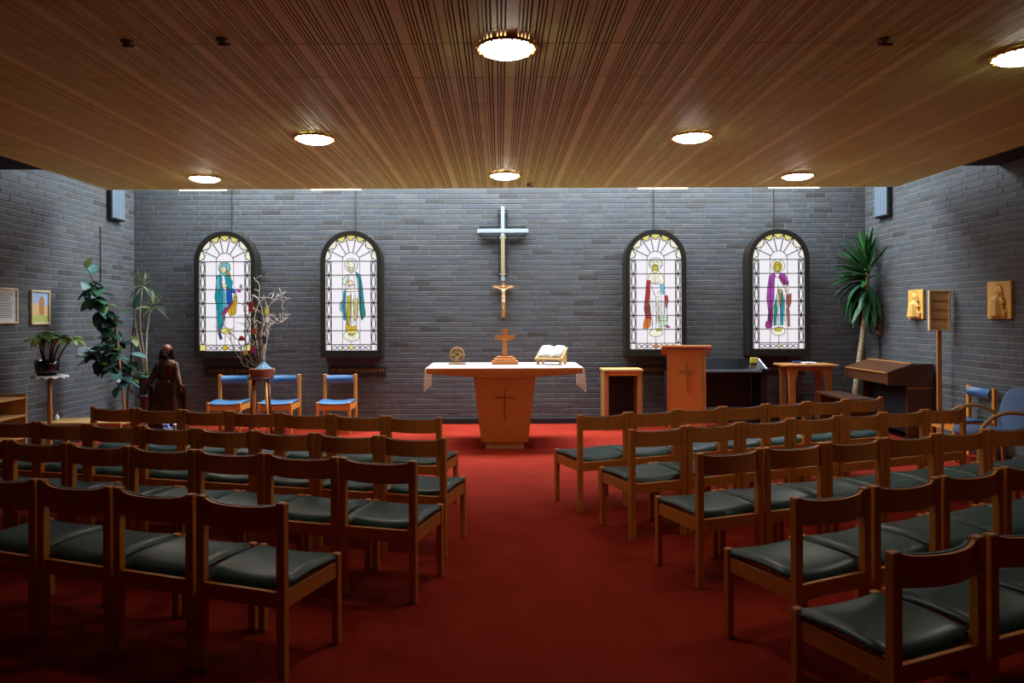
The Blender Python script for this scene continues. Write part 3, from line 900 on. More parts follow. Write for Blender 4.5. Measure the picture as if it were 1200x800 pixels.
LD_ = 9.3
t = thing('lectern', 'tall orange wooden lectern with a raised cross on its front', 'lectern', (X(804, LD_), LD_, 0), math.radians(-13))
zt = Z(804, 408, LD_)
w0 = (826 - 782) / 2 * LD_ / F
MB().span(-w0, w0, 0, .022, 0, zt - .01, .002).build('front_panel', 'altar_wood', t)
for s in (-1, 1):
    MB().prism([(-.004, 0), (.40, 0), (.40, zt - .13), (-.004, zt - .01)], lambda u, v, q, s=s: (s * w0 - (.02 if s > 0 else 0) + q, u, v), .02).build('side_panel', 'light_wood' if s > 0 else 'altar_wood', t)
MB().box(0, .2, zt - .035, w0 * 2 + .14, .50, .028, .004, Matrix.Rotation(math.radians(-15), 4, 'X')).build('reading_top', 'altar_wood', t)
cz = Z(802, 434, LD_)
c = MB().span(-.008, .008, -.014, .003, cz - .285, cz + .11).span(-.09, .09, -.014, .003, cz - .008, cz + .008)
c.build('cross', 'oak', t)  # darker oak paints in the shading of the raised cross
MB().span(w0 - .055, w0 - .012, -.005, .002, 0, zt - .03, .002).build('corner_strip', 'oak', t)

# digital piano
t = thing('digital_piano', 'black digital piano with a closed sloping lid, behind the lectern', 'piano', (3.0, 10.0, 0))
PWX = .66
MB().prism([(-.12, .79), (.36, .79), (.36, .965), (.22, .965), (-.10, .845), (-.12, .835)], lambda u, v, q: (-PWX + q, u, v), 2 * PWX).build('case', 'black_gloss', t)
MB().span(-PWX + .03, PWX - .10, -.127, -.118, .80, .832, .002).build('front_strip', 'grey_panel', t)
MB().box(PWX - .025, .055, .905, .012, .34, .012, 0, Matrix.Rotation(math.radians(20.5), 4, 'X')).build('end_trim', 'paper', t)
MB().span(-PWX + .02, PWX - .1, .30, .33, .28, .80).build('lower_panel', 'black', t)
for s in (-1, 1):
    MB().span(s * (PWX - .04) - .045, s * (PWX - .04) + .045, -.05, .33, .03, .79, .004).build('leg', 'black', t)
    MB().span(s * (PWX - .04) - .05, s * (PWX - .04) + .05, -.12, .36, 0, .035, .004).build('foot', 'black', t)
o = tag(MB().span(-.045, .045, -.02, .012, 0, .075, .003).build('yellow_box', 'yellow_card', None, loc=(X(885, 10.0), 10.07, .913)), 'small yellow box on the right end of the piano lid', 'box')

# oak side table by the piano
d = 10.05
t = thing('oak_table', 'oak side table with shaped bracket legs, between piano and palm', 'table', (X(943.5, d), d, 0))
hz = Z(943, 426, d)
MB().span(-.365, .365, -.22, .22, hz - .028, hz, .005).build('top', 'oak', t)
for s in (-1, 1):
    for yy in (-.17, .14):
        MB().prism([(-.045, 0), (.045, 0), (.04, hz - .25), (.085, hz - .06), (.085, hz - .028), (-.06, hz - .028), (-.045, hz - .2)], lambda u, v, q, s=s, yy=yy: (s * .245 - u * s, yy + q, v), .035).build('leg', 'oak', t)
    MB().span(s * .245 - .02, s * .245 + .02, -.14, .14, .12, .17).build('stretcher', 'oak', t)
MB().span(-.24, .24, -.155, -.14, hz - .09, hz - .028).build('apron', 'oak', t)
t2 = thing('papers', 'small pile of white papers on the oak side table', 'papers', (X(946, d), d - .05, hz))
for k, (dx, rz) in enumerate(((0, .1), (.02, -.2), (-.01, .35))):
    MB().box(dx, 0, .004 + .008 * k, .16, .11, .007, 0, Matrix.Rotation(rz, 4, 'Z')).build('sheet', 'paper', t2)
o = tag(MB().box(0, 0, .014, .12, .07, .028, .004).build('blue_notebook', 'navy_card', None, loc=(X(938, d), d + .12, hz)), 'dark blue notebook behind the papers on the oak table', 'book')

# organ against the right wall, player's side towards the middle of the room
t = thing('organ', 'brown wooden organ with a closed sloping lid against the right wall', 'organ', (4.78, 8.95, 0))
prof = [(0, .70), (.59 - .02, .70), (.59 - .02, .965), (.30, .965), (0, .865)]
L_ = 1.1
MB().prism(prof, lambda u, v, q: (u, q, v), .03).build('end_panel', 'dark_wood', t)
MB().prism(prof, lambda u, v, q: (u, L_ - .03 + q, v), .03).build('end_panel', 'dark_wood', t)
MB().prism([(.012, .715), (.56, .715), (.56, .95), (.305, .95), (.012, .852)], lambda u, v, q: (u, .03 + q, v), L_ - .06).build('case', 'dark_wood', t)
MB().box(.155, L_ / 2, .912, .31, L_ - .07, .016, .003, Matrix.Rotation(math.radians(-18.3), 4, 'Y')).build('lid', 'oak_dark' if 'oak_dark' in MATS else 'dark_wood', t)
MB().span(-.008, .012, .03, L_ - .03, .845, .862, .002).build('lid_edge', 'oak', t)
MB().span(.29, .34, .03, L_ - .03, .955, .975, .002).build('hinge_strip', 'oak', t)
MB().span(.24, .57, .0, .03, 0, .70, .002).build('base_end', 'dark_wood', t)
MB().span(.24, .57, L_ - .03, L_, 0, .70, .002).build('base_end', 'dark_wood', t)
MB().span(.30, .32, .03, L_ - .03, .10, .70).build('knee_board', 'black', t)
MB().span(.24, .57, -.004, .0, .66, .675).build('rail', 'oak', t)
t = thing('organ_bench', 'low dark bench in front of the organ and palm', 'bench', (4.42, 9.35, 0))
bz = Z(990, 462, 9.35)
MB().span(-.16, .17, -.5, .45, bz - .035, bz, .006).build('seat', 'stool_wood', t)
for s in (-.42, .37):
    MB().span(-.13, .14, s, s + .035, 0, bz - .035, .003).build('side', 'stool_wood', t)
MB().span(-.012, .012, -.39, .38, .12, .17).build('stretcher', 'stool_wood', t)

# hymn board on a pole
d = 8.62
t = thing('hymn_board', 'light wooden hymn board with four slats on a tall pole', 'hymn board', (X(1101, d), d, 0), math.radians(-14))
b0, b1 = Z(1100, 387, d), Z(1100, 340, d)
MB().span(-.024, .024, .0, .035, .03, b0 + .2, .003).build('pole', 'oak', t)
MB().span(-.13, .11, -.12, .13, 0, .03, .004).build('foot', 'oak', t)
bx0, bx1 = -.125, .105
MB().span(bx0, bx1, -.008, .0, b0, b1).build('back', 'board_wood', t)
for a in (bx0, bx1 - .022):
    MB().span(a, a + .022, -.05, .0, b0, b1, .002).build('stile', 'board_wood', t)
for a in (b0, b1 - .02):
    MB().span(bx0 + .022, bx1 - .022, -.05, .0, a, a + .02, .002).build('rail', 'board_wood', t)
hh = (b1 - b0 - .04) / 4
for k in range(4):
    z0 = b0 + .02 + k * hh
    if k: MB().span(bx0 + .022, bx1 - .022, -.040, -.008, z0 - .005, z0 + .005, .001).build('ledge', 'oak', t)  # darker oak puts the shadow line of each ledge into its colour
    MB().box((bx0 + bx1) / 2, -.018, z0 + hh / 2, bx1 - bx0 - .046, .01, hh * .90, .001, Matrix.Rotation(math.radians(9), 4, 'X')).build('slat', 'board_wood', t)

# carved reliefs on the right wall
def relief(yc, zc, w_, h_, label, seed):
    t = thing('carved_relief', label, 'relief', (XW - .005, yc, zc), -PI / 2, 'carved wooden reliefs on the right wall')
    # local: x along wall, -y into the room
    MB().span(-w_ / 2, w_ / 2, -.03, 0, -h_ / 2, h_ / 2, .004).build('board', 'carved_wood', t)
    m = MB(); r = random.Random(seed)
    m.ball((0, -.035, h_ * .24), .045, (1, .55, 1.25), 12, 8)
    m.tube([(0, -.03, h_ * .14), (0, -.035, 0), (0, -.035, -h_ * .2), (0, -.03, -h_ * .42)], [.03, .075, .085, .10], 10)
    for s in (-1, 1):
        m.tube([(s * .05, -.035, h_ * .06), (s * .10, -.042, -h_ * .08), (s * .02, -.06, -h_ * .13)], [.028, .024, .018], 8)
        for k in range(4):
            m.tube([(s * (.02 + .02 * k), -.05, -h_ * .12), (s * (.03 + .025 * k), -.052, -h_ * .3), (s * (.035 + .028 * k), -.045, -h_ * .44)], [.009, .011, .012], 6)
        m.tube([(s * .035, -.04, h_ * .34), (s * .055, -.035, h_ * .24), (s * .06, -.032, h_ * .10)], [.014, .014, .01], 6)
    for k in range(9):
        a = PI * k / 8
        m.tube([(.05 * math.cos(a), -.034, h_ * .25 + .062 * math.sin(a)), (.075 * math.cos(a), -.032, h_ * .25 + .085 * math.sin(a))], [.006, .004], 5)
    m.ball((0, -.058, h_ * .235), .010, (.8, 1, 1.6), 8, 6)
    m.tube([(-.016, -.057, h_ * .19), (.016, -.057, h_ * .19)], .005, 5)
    for k in range(10):
        m.ball((r.uniform(-.13, .13) * w_ / .37, -.034, r.uniform(-.46, -.28) * h_), r.uniform(.014, .026), (1, .7, 1), 8, 6)
    if seed == 2:
        m.ball((.07, -.05, -.02), .032, (1, .6, 1.3), 10, 8); m.ball((.075, -.05, .045), .02, (1, .7, 1.1), 10, 8)
    fg = m.merged('figure', 'carved_wood', .0055, t, smooth=1)
    for v in fg.data.vertices: v.co.y = min(v.co.y, -.012)
relief(9.32, Z(1076, 356.5, 9.32), .33, .375, 'carved wooden relief on the right wall, beside the hymn board', 2)
relief(7.76, Z(1175, 351.5, 7.76), .37, .40, 'carved wooden relief on the right wall, above the blue chairs', 4)
o = thing('holy_water_stoup', 'small wooden holder on the right wall behind the palm', 'holder', (XW - .006, 10.22, Z(1030, 392, 10.22)), -PI / 2)
MB().span(-.03, .03, -.02, 0, 0, .16, .003).build('backplate', 'oak', o)
MB().lathe([(.012, .0), (.026, .02), (.03, .05), (.026, .05), (.02, .025)], 12, (0, -.035, 0)).build('cup', 'oak', o, True)

# grey panels high on the side walls
for s, lb in ((-1, 'narrow grey louvred panel high on the left brick wall'), (1, 'narrow grey louvred panel high on the right brick wall')):
    t = thing('louvred_panel', lb, 'wall panel', (s * (XW - .004), 10.07, 2.93), 0, 'grey panels high on the side walls')
    MB().span(0, -s * .07, -.17, .17, 0, .95, .004).build('casing', 'black', t)
    for k in range(4):
        MB().span(-s * .07, -s * .082, -.16 + .081 * k, -.16 + .081 * k + .074, .02, .93, .002).build('slat', 'grey_panel', t)
o = tag(MB().tube([(0, 0, 0), (0, 0, .78)], .006, 6).build('wall_cable', 'black', None, loc=(-XW + .014, 9.73, 2.02)), 'thin dark cable on the left wall above the rubber plant', 'cable')

# ------------------------------------------------------------------ pictures on the left wall
def picture(y0, y1, z0, z1, label, kind):
    t = thing('framed_picture', label, 'picture', (-XW + .006, (y0 + y1) / 2, (z0 + z1) / 2), PI / 2, 'framed pictures on the left wall')
    w_, h_ = (y1 - y0), (z1 - z0)
    f = .022
    MB().span(-w_ / 2 + f, w_ / 2 - f, -.012, 0, -h_ / 2 + f, h_ / 2 - f).build('mount', 'picture_mount', t)
    for s in (-1, 1):
        MB().span(s * w_ / 2, s * (w_ / 2 - f), -.028, 0, -h_ / 2, h_ / 2, .002).build('frame_side', 'frame_wood', t)
        MB().span(-w_ / 2 + f, w_ / 2 - f, -.028, 0, s * h_ / 2, s * (h_ / 2 - f), .002).build('frame_rail', 'frame_wood', t)
    iw, ih = w_ / 2 - f - .004, h_ / 2 - f - .004
    if kind == 'text':
        m = MB(); r = random.Random(2)
        for k in range(13):
            z = ih * .8 - k * ih * 1.55 / 12
            m.span(-iw * .78, iw * r.uniform(.45, .78), -.0135, -.012, z - .004, z + .004)
        m.build('print', 'print_ink', t)
    else:
        MB().span(-iw, iw, -.014, -.012, ih * .1, ih).build('sky', 'pict_sky', t)
        MB().span(-iw, iw, -.014, -.012, -ih, -ih * .55).build('foreground', 'pict_green', t)
        MB().span(-iw, iw, -.0138, -.012, -ih * .55, ih * .1).build('wall_tone', 'pict_ochre', t)
        MB().prism([(-iw * .1, -ih * .5), (iw * .5, -ih * .5), (iw * .5, ih * .55), (iw * .2, ih * .8), (-iw * .1, ih * .5)], lambda u, v, q: (u, -.0165 + q, v), .002).build('tower', 'pict_rust', t)
        MB().prism([(-iw * .9, -ih * .55), (-iw * .3, -ih * .55), (-iw * .3, ih * .2), (-iw * .6, ih * .4), (-iw * .9, ih * .2)], lambda u, v, q: (u, -.0162 + q, v), .002).build('house', 'pict_ochre', t)
picture(7.66, 8.04, Z(10, 379, 7.95), Z(10, 337.5, 7.95), 'pale framed text print at the left edge of the photo', 'text')
picture(8.27, 8.61, Z(45, 380, 8.44), Z(45, 340, 8.44), 'small framed coloured picture above the plant stand', 'view')

# bookcase against the left wall
t = thing('low_bookcase', 'low light wooden open bookcase against the left wall', 'bookcase', (-XW + .01, 6.85, 0))
bz = .745
for yy in (0, .93):
    MB().span(0, .27, yy, yy + .022, 0, bz + .02, .002).build('side', 'light_wood', t)
for z in (.06, .30, .535, bz - .02):
    MB().span(.01, .265, .022, .93, z - .011, z + .011, .002).build('shelf', 'light_wood', t)
MB().span(0, .01, .022, .93, .05, bz).build('back', 'oak', t)

# low table behind the left chairs, with small things on it
d = 8.35
t = thing('low_table', 'low pale wooden table behind the front left chairs', 'table', (X(108, d), d, 0))
lz = Z(108, 492, d)
MB().span(-.46, .44, -.22, .22, lz - .03, lz, .004).build('top', 'light_wood', t)
for sx in (-.42, .38):
    for sy in (-.19, .15):
        MB().span(sx, sx + .04, sy, sy + .04, 0, lz - .03, .003).build('leg', 'light_wood', t)
MB().span(-.40, .38, -.195, -.18, lz - .08, lz - .03).build('apron', 'light_wood', t)
t = thing('glass_bottle', 'small clear bottle on the left end of the low table', 'bottle', (X(66, d), d, lz))
MB().lathe([(.022, 0), (.024, .01), (.024, .045), (.01, .062), (.01, .075)], 14).build('body', 'clear_plastic', t, True)
MB().lathe([(.012, .074), (.012, .088)], 12).build('cap', 'grey_panel', t)

# ------------------------------------------------------------------ statue
d = 9.25
t = thing('robed_statue', 'dark bronze statue of a robed bearded figure with lowered open arms', 'statue', (X(195.5, d), d, .16))
H = Z(195, 403, d) - .16
m = MB()
k = H / 1.06
def S(x, y_, z): return (x * k, y_ * k, z * k)
m.lathe([(.17 * k, 0), (.175 * k, .1 * k), (.15 * k, .3 * k), (.125 * k, .5 * k), (.11 * k, .62 * k), (.125 * k, .72 * k), (.135 * k, .80 * k), (.10 * k, .86 * k), (.045 * k, .885 * k), (.04 * k, .92 * k)], 24, sy=.72)
for s in (-1, 1):
    m.tube([S(s * .10, 0, .82), S(s * .14, -.03, .70), S(s * .185, -.08, .59), S(s * .215, -.11, .53)], [.046 * k, .044 * k, .04 * k, .03 * k], 10)
    # wide hanging sleeves / cloak edges
    m.tube([S(s * .20, -.02, .55), S(s * .215, .02, .40), S(s * .225, .02, .2), S(s * .215, .02, .02)], [.03 * k, .032 * k, .034 * k, .036 * k], 10)
    m.tube([S(s * .10, .05, .74), S(s * .13, .05, .4), S(s * .15, .05, .02)], [.04 * k, .06 * k, .07 * k], 10)
    for q in range(4):
        a = s * (.02 + .035 * q)
        m.tube([S(a * .8, -.085, .60), S(a, -.11, .35), S(a * 1.25, -.122, .01)], [.008 * k, .014 * k, .017 * k], 6)
    # hand: palm and fingers
    m.ball(S(s * .212, -.10, .50), .022 * k, (.8, .7, 1.2), 8, 6)
    for q in range(4):
        m.tube([S(s * (.204 + .008 * q), -.105, .49), S(s * (.208 + .010 * q), -.118, .455 + .004 * abs(q - 1.5))], [.006 * k, .0045 * k], 6)
    m.tube([S(s * .198, -.105, .505), S(s * .188, -.125, .485)], [.006 * k, .005 * k], 6)
m.ball(S(0, -.01, .97), .062 * k, (.85, .95, 1.22), 16, 12)
m.ball(S(0, -.075, .965), .013 * k, (.7, 1, 1.4), 8, 6)
m.merged('body', 'bronze', .0085, t)
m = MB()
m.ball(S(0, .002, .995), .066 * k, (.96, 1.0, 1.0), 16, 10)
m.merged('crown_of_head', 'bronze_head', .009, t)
m = MB()
for s in (-1, 1):
    m.tube([S(s * .05, -.005, 1.0), S(s * .07, -.0, .93), S(s * .075, -.01, .86), S(s * .07, -.03, .82)], [.022 * k, .028 * k, .026 * k, .012 * k], 8)
m.tube([S(0, .05, 1.0), S(0, .065, .92), S(0, .06, .84)], [.04 * k, .05 * k, .04 * k], 8)
m.tube([S(0, -.058, .935), S(0, -.065, .90), S(0, -.062, .865)], [.042 * k, .04 * k, .014 * k], 8)
m.tube([S(-.03, -.06, .952), S(0, -.07, .95), S(.03, -.06, .952)], [.008 * k, .012 * k, .008 * k], 6)
m.merged('hair_and_beard', 'hair_dark', .008, t)
MB().span(-.21, .21, -.17, .17, -.03, .012, .006).build('base', 'bronze', t)
t = thing('statue_plinth', 'low dark plinth under the bronze robed statue', 'plinth', (X(195.5, d), d, 0))
MB().span(-.27, .27, -.23, .23, 0, .13, .006).build('block', 'stool_wood', t)
t = thing('flower_dish', 'small glass dish of blue and white flowers before the statue', 'flowers', (X(199, 8.55), 8.55, 0))
zz = Z(199, 502, 8.55)
MB().lathe([(.07, 0), (.06, .03), (.02, .06), (.02, zz - .04), (.06, zz), (.055, zz)], 14).build('dish', 'clear_plastic', t, True)
r = random.Random(9)
for k in range(14):
    MB().ball((r.uniform(-.09, .09), r.uniform(-.06, .06), zz + r.uniform(.0, .07)), .022, (1, 1, .7), 7, 5).build('blossom', r.choice(('flower_blue', 'paper', 'flower_blue', 'leaf_dark')), t, True)

# ------------------------------------------------------------------ plants
def leaf_mesh(L, W_, curl, mname, n=7, fold=.18, tip=1.0):
    """leaf along +x, lifted along its length by curl; midrib fold"""
    bm = bmesh.new()
    rows = []
    for i in range(n + 1):
        f = i / n
        wd = W_ / 2 * max(.06, math.sin(PI * min(1, f ** .85 * .97 + .03)) ** .75)
        z = curl * L * (f * f)
        x = L * (f - abs(curl) * .35 * f * f)
        rows.append([bm.verts.new((x, -wd, z + wd * fold)), bm.verts.new((x, 0, z)), bm.verts.new((x, wd, z + wd * fold))])
    for a, b in zip(rows, rows[1:]):
        bm.faces.new((a[0], a[1], b[1], b[0])); bm.faces.new((a[1], a[2], b[2], b[1]))
    bmesh.ops.solidify(bm, geom=list(bm.faces), thickness=.0015)
    me = bpy.data.meshes.new('leaf'); bm.to_mesh(me); bm.free()
    me.materials.append(MATS[mname])
    for p in me.polygons: p.use_smooth = True
    return me
def put_leaf(parent, me, p, az, el, sc=1.0, roll=0.0):
    o = link('leaf', me, parent, p)
    o.rotation_euler = (roll, -el, az)
    o.scale = (sc, sc, sc)
    return o
# rubber plant
d = 8.85
t = thing('rubber_plant', 'tall rubber plant with broad dark glossy leaves by the left wall', 'plant', (X(146, d), d, 0))
ox = X(146, d)
def rp(px, py, dd=0): return Vector((X(px, d) - ox, dd, Z(px, py, d)))
MB().lathe([(.13, 0), (.17, .02), (.2, .30), (.21, .32), (.19, .32), (.18, .28)], 20).build('pot', 'terracotta', t, True)
MB().lathe([(.18, .25), (.18, .285)], 20).build('soil', 'soil', t)
stem1 = [Vector((0, 0, .28)), rp(146, 475), rp(140, 440), rp(136, 410), rp(128, 380, .02), rp(120, 352), rp(110, 330), rp(101, 312)]
MB().tube(stem1, [.018, .016, .014, .013, .012, .01, .008, .006], 8).build('stem', 'stem_brown', t, True)
stem2 = [Vector((.02, .0, .28)), rp(148, 460, .03), rp(150, 430, .06), rp(152, 400, .05), rp(155, 375, .05), rp(156, 358, .05)]
MB().tube(stem2, [.014, .013, .012, .01, .008, .006], 8).build('stem', 'stem_brown', t, True)
stem3 = [rp(140, 440), rp(128, 425, -.04), rp(116, 415, -.08), rp(104, 412, -.1)]
MB().tube(stem3, [.011, .009, .008, .006], 8).build('stem', 'stem_brown', t, True)
MB().tube([Vector((.03, -.03, .26)), rp(147, 478, -.03), rp(136, 372, -.03)], .016, 8).build('support_stick', 'oak', t, True)
RL = [leaf_mesh(.25, .14, -.25, 'leaf_dark'), leaf_mesh(.23, .135, -.12, 'leaf_blue'), leaf_mesh(.24, .14, -.4, 'leaf_dark'), leaf_mesh(.22, .13, .05, 'leaf_blue'), leaf_mesh(.20, .11, -.2, 'leaf_light')]
LP = [(101, 314, 1.7, 1.3), (103, 322, 2.2, .6), (106, 328, .4, .5), (108, 334, 3.2, .2), (110, 336, -1.2, .2), (112, 340, .2, .3), (110, 344, 3.3, .0), (115, 350, -1.6, .1), (116, 352, 3.3, -.1),
      (118, 356, .3, .1), (120, 362, -.7, 0), (122, 365, 3.5, -.1), (124, 372, -1.4, .2), (126, 374, .4, .2), (127, 380, 3.0, -.3), (128, 384, -1.0, -.1), (130, 388, .1, -.1), (131, 392, 3.3, -.4),
      (132, 398, -1.3, .1), (134, 402, .2, .1), (134, 408, 3.5, -.2), (136, 414, -1.1, -.2), (137, 416, .5, -.1), (138, 422, -.5, -.3), (130, 424, 3.4, -.2), (124, 420, -1.5, -.1), (118, 416, 3.0, -.1), (112, 414, -1.9, -.2),
      (106, 412, 3.2, .3), (104, 412, 2.4, -.2), (110, 418, -1.0, -.5), (140, 432, -.9, -.3), (142, 438, 3.4, -.3), (141, 444, .2, -.4), (136, 428, -2.0, -.4), (143, 450, -1.4, -.5), (120, 422, -2.4, -.3)]
r = random.Random(21)
LP = LP + [(px + r.uniform(-3, 3), py + r.uniform(-4, 4), -az + r.uniform(-.8, .8), el - .15) for px, py, az, el in LP[2:] ] + [(px + r.uniform(-6, 6), py + r.uniform(-6, 6), az + 2.1, el) for px, py, az, el in LP[8:]]
for i, (px, py, az, el) in enumerate(LP):
    if r.random() < .6: az = -PI / 2 + r.uniform(-1.35, 1.35); el = r.uniform(-.75, -.1)
    if px + 24 * math.cos(az) < 92: az = PI - az + .9
    put_leaf(t, RL[r.randrange(4)] if i % 9 else RL[4], rp(px, py, r.uniform(-.05, .05)), az + r.uniform(-.3, .3), el + r.uniform(-.2, .2), r.uniform(.85, 1.12), r.uniform(-.5, .5))
for i, (px, py, az, el, mi) in enumerate([(156, 362, 1.2, 1.2, 3), (157, 362, .0, .3, 4), (155, 368, 3.2, .3, 0), (154, 374, -1.2, .1, 1), (153, 382, .3, -.5, 4), (152, 392, -.3, -.9, 4), (151, 404, 3.0, 0, 0), (151, 414, .1, -.2, 1),
                                         (150, 424, -.6, -.3, 2), (149, 432, .3, -.5, 0), (148, 440, -.2, -.4, 4), (152, 398, -1.5, 0, 1)]):
    put_leaf(t, RL[mi], rp(px, py, .04), az, el, r.uniform(.8, 1.0), r.uniform(-.4, .4))

# dracaena in a green pot on a stand
d = 10.0
t = thing('dracaena', 'spindly dracaena with thin pale stems in a dark green pot', 'plant', (X(171, d), d, Z(171, 462, d)))
bx, bzz = X(171, d), Z(171, 462, d)
def dp(px, py, dd=0): return Vector((X(px, d) - bx, dd, Z(px, py, d) - bzz))
MB().lathe([(.075, 0), (.085, .01), (.112, .22), (.122, .225), (.122, .26), (.108, .26), (.10, .20)], 20).build('pot', 'green_pot', t, True)
MB().lathe([(.10, .20), (.10, .235)], 18).build('soil', 'soil', t)
for pts in ([(170, 440), (167, 420), (161, 395), (158, 372), (159, 358)], [(171, 440), (169, 415), (165, 390), (164, 370), (166, 345), (167, 334)], [(172, 440), (171, 415), (172, 390), (175, 368), (180, 358)]):
    MB().tube([dp(a, b) for a, b in pts], [.012, .011, .010, .009, .008, .007][:len(pts)], 7).build('stem', 'stem_pale', t, True)
def rosette(px, py, n, L, seed):
    m = MB(); r = random.Random(seed); c = dp(px, py)
    for k in range(n):
        a = r.uniform(0, 2 * PI); el = r.uniform(-.5, 1.4); l = L * r.uniform(.7, 1.1)
        dr = Vector((math.cos(a) * math.cos(el), math.sin(a) * math.cos(el), math.sin(el)))
        side = dr.cross(Vector((0, 0, 1))).normalized() * .0075
        pts = [c + dr * l * f + Vector((0, 0, -.25 * l * f * f)) for f in (0, .35, .7, 1)]
        vv = [[m.bm.verts.new(p - side * s), m.bm.verts.new(p + side * s)] for p, s in zip(pts, (.7, 1, .8, .1))]
        for q in range(3): m.bm.faces.new((vv[q][0], vv[q][1], vv[q + 1][1], vv[q + 1][0]))
    bmesh.ops.solidify(m.bm, geom=list(m.bm.faces), thickness=.0015)
    o = m.build('foliage', 'leaf_drac', t); o['kind'] = 'stuff'
rosette(167, 334, 46, .32, 1); rosette(180, 358, 40, .30, 2); rosette(159, 358, 20, .2, 3)
RL2 = leaf_mesh(.2, .07, -.3, 'leaf_light')
for az, el in ((3.0, .2), (3.6, .35), (.1, .4)):
    put_leaf(t, RL2, dp(170, 438), az, el)
t = thing('plant_stand', 'plum coloured pedestal holding the green potted dracaena', 'plant stand', (X(171, d), d, 0))
MB().lathe([(.13, 0), (.13, .03), (.07, .06), (.075, bzz - .07), (.115, bzz - .03), (.115, bzz)], 18).build('pedestal', 'plum_pot', t, True)

# plant on the tall pedestal table
d = 8.0
hz = Z(58, 440, d)
t = thing('pedestal_table', 'slender wooden pedestal table holding a black potted plant', 'table', (X(58, d), d, 0))
MB().lathe([(.02, hz - .05), (.10, hz - .03), (.155, hz - .016), (.155, hz)], 28).build('top', 'dark_wood', t, True)
MB().lathe([(.036, .05), (.022, .12), (.024, .4), (.03, .55), (.022, .62), (.022, hz - .04)], 14).build('pole', 'oak', t, True)
for k in range(3):
    a = 2 * PI * k / 3 + .4
    MB().tube([(0, 0, .12), (.09 * math.cos(a), .09 * math.sin(a), .09), (.19 * math.cos(a), .19 * math.sin(a), .014)], [.02, .017, .014], 8).build('foot', 'oak', t, True)
m = MB(); n = 40; rings = []
for rr_, zz_ in ((.0, .004), (.10, .004), (.15, .005), (.168, .002), (.175, -.02)):
    rings.append([m.bm.verts.new(((rr_ + .001) * (1 + .05 * math.sin(k * 5)) * math.cos(2 * PI * k / n), (rr_ + .001) * (1 + .05 * math.sin(k * 5)) * math.sin(2 * PI * k / n), zz_ + (.0 if zz_ > 0 else .012 * math.sin(k * 1.9)))) for k in range(n)])
for a, b in zip(rings, rings[1:]):
    for k in range(n): m.bm.faces.new((a[k], a[(k + 1) % n], b[(k + 1) % n], b[k]))
bmesh.ops.solidify(m.bm, geom=list(m.bm.faces), thickness=.002)
tag(m.build('lace_doily', 'white_cloth', None, True, (X(58, d), d, hz)), 'white scalloped doily under the black plant pot', 'doily')
t = thing('potted_plant', 'bushy plant with bare brown stems in a black pot', 'plant', (X(55, d), d, hz + .007))
MB().lathe([(.085, 0), (.112, .03), (.122, .10), (.125, .165), (.115, .165), (.108, .12)], 24).build('pot', 'black_gloss', t, True)
MB().lathe([(.108, .10), (.108, .14)], 20).build('soil', 'soil', t)
PL = [leaf_mesh(.165, .08, -.4, 'leaf_mid'), leaf_mesh(.16, .075, -.6, 'leaf_light'), leaf_mesh(.15, .075, -.25, 'leaf_mid'), leaf_mesh(.15, .07, -.7, 'leaf_light')]
r = random.Random(31)
for tx, tz, ty in ((-.09, .40, 0), (-.02, .42, -.05), (.04, .43, .05), (.10, .43, .02), (.19, .42, -.02), (.25, .40, .04)):
    tip = Vector((tx, ty, tz)); base = Vector((tx * .35, ty * .5, .13))
    MB().tube([base, base.lerp(tip, .5) + Vector((-.01, 0, .01)), tip], [.011, .009, .007], 7).build('stem', 'stem_brown', t, True)
    for k in range(7):
        a = 2 * PI * k / 7 + r.uniform(-.3, .3)
        put_leaf(t, r.choice(PL), tip + Vector((0, 0, r.uniform(-.02, .015))), a, r.uniform(-.1, .5), r.uniform(.8, 1.15), r.uniform(-.3, .3))

# yucca in the right corner
d = 10.22
t = thing('yucca_palm', 'tall yucca palm with long drooping sword leaves in the right corner', 'plant', (X(1003, d), d, 0))
ox = X(1003, d)
def yp(px, py, dd=0): return Vector((X(px, d) - ox, dd, Z(px, py, d)))
MB().lathe([(.10, 0), (.115, .02), (.138, .30), (.145, .32), (.132, .32), (.126, .28)], 20).build('pot', 'terracotta', t, True)
MB().lathe([(.125, .25), (.125, .285)], 20).build('soil', 'soil', t)
MB().tube([(0, 0, .27), yp(1001, 470), yp(1006, 430), yp(1010, 400), yp(1013, 370), yp(1016, 330), yp(1018, 300)], [.05, .047, .042, .036, .034, .034, .03], 12).build('trunk', 'yucca_bark', t, True)
YL = [leaf_mesh(.52, .07, c, 'leaf_yucca', n=9, fold=.5) for c in (.0, -.25, -.6, -.9)] + [leaf_mesh(.52, .07, -.4, 'leaf_dark', n=9, fold=.5)]
r = random.Random(41)
for k in range(84):
    f = k / 83
    pz = 306 + 48 * f
    a = k * 2.399
    el = 1.35 - 2.65 * f + r.uniform(-.15, .15)
    mi = 0 if f < .3 else (1 if f < .5 else (4 if r.random() < .4 else 2))
    if f > .72: mi = r.choice((0, 1, 4))
    for tr in range(40):
        tipx = yp(1017, pz).x + ox + .60 * math.cos(el) * math.cos(a)
        tipy = d + .60 * math.cos(el) * math.sin(a)
        if tipx < XW - .05 and tipy < YB - .08: break
        a += .7
    put_leaf(t, YL[mi], yp(1017, pz), a, el, r.uniform(.85, 1.1), r.uniform(-.25, .25))

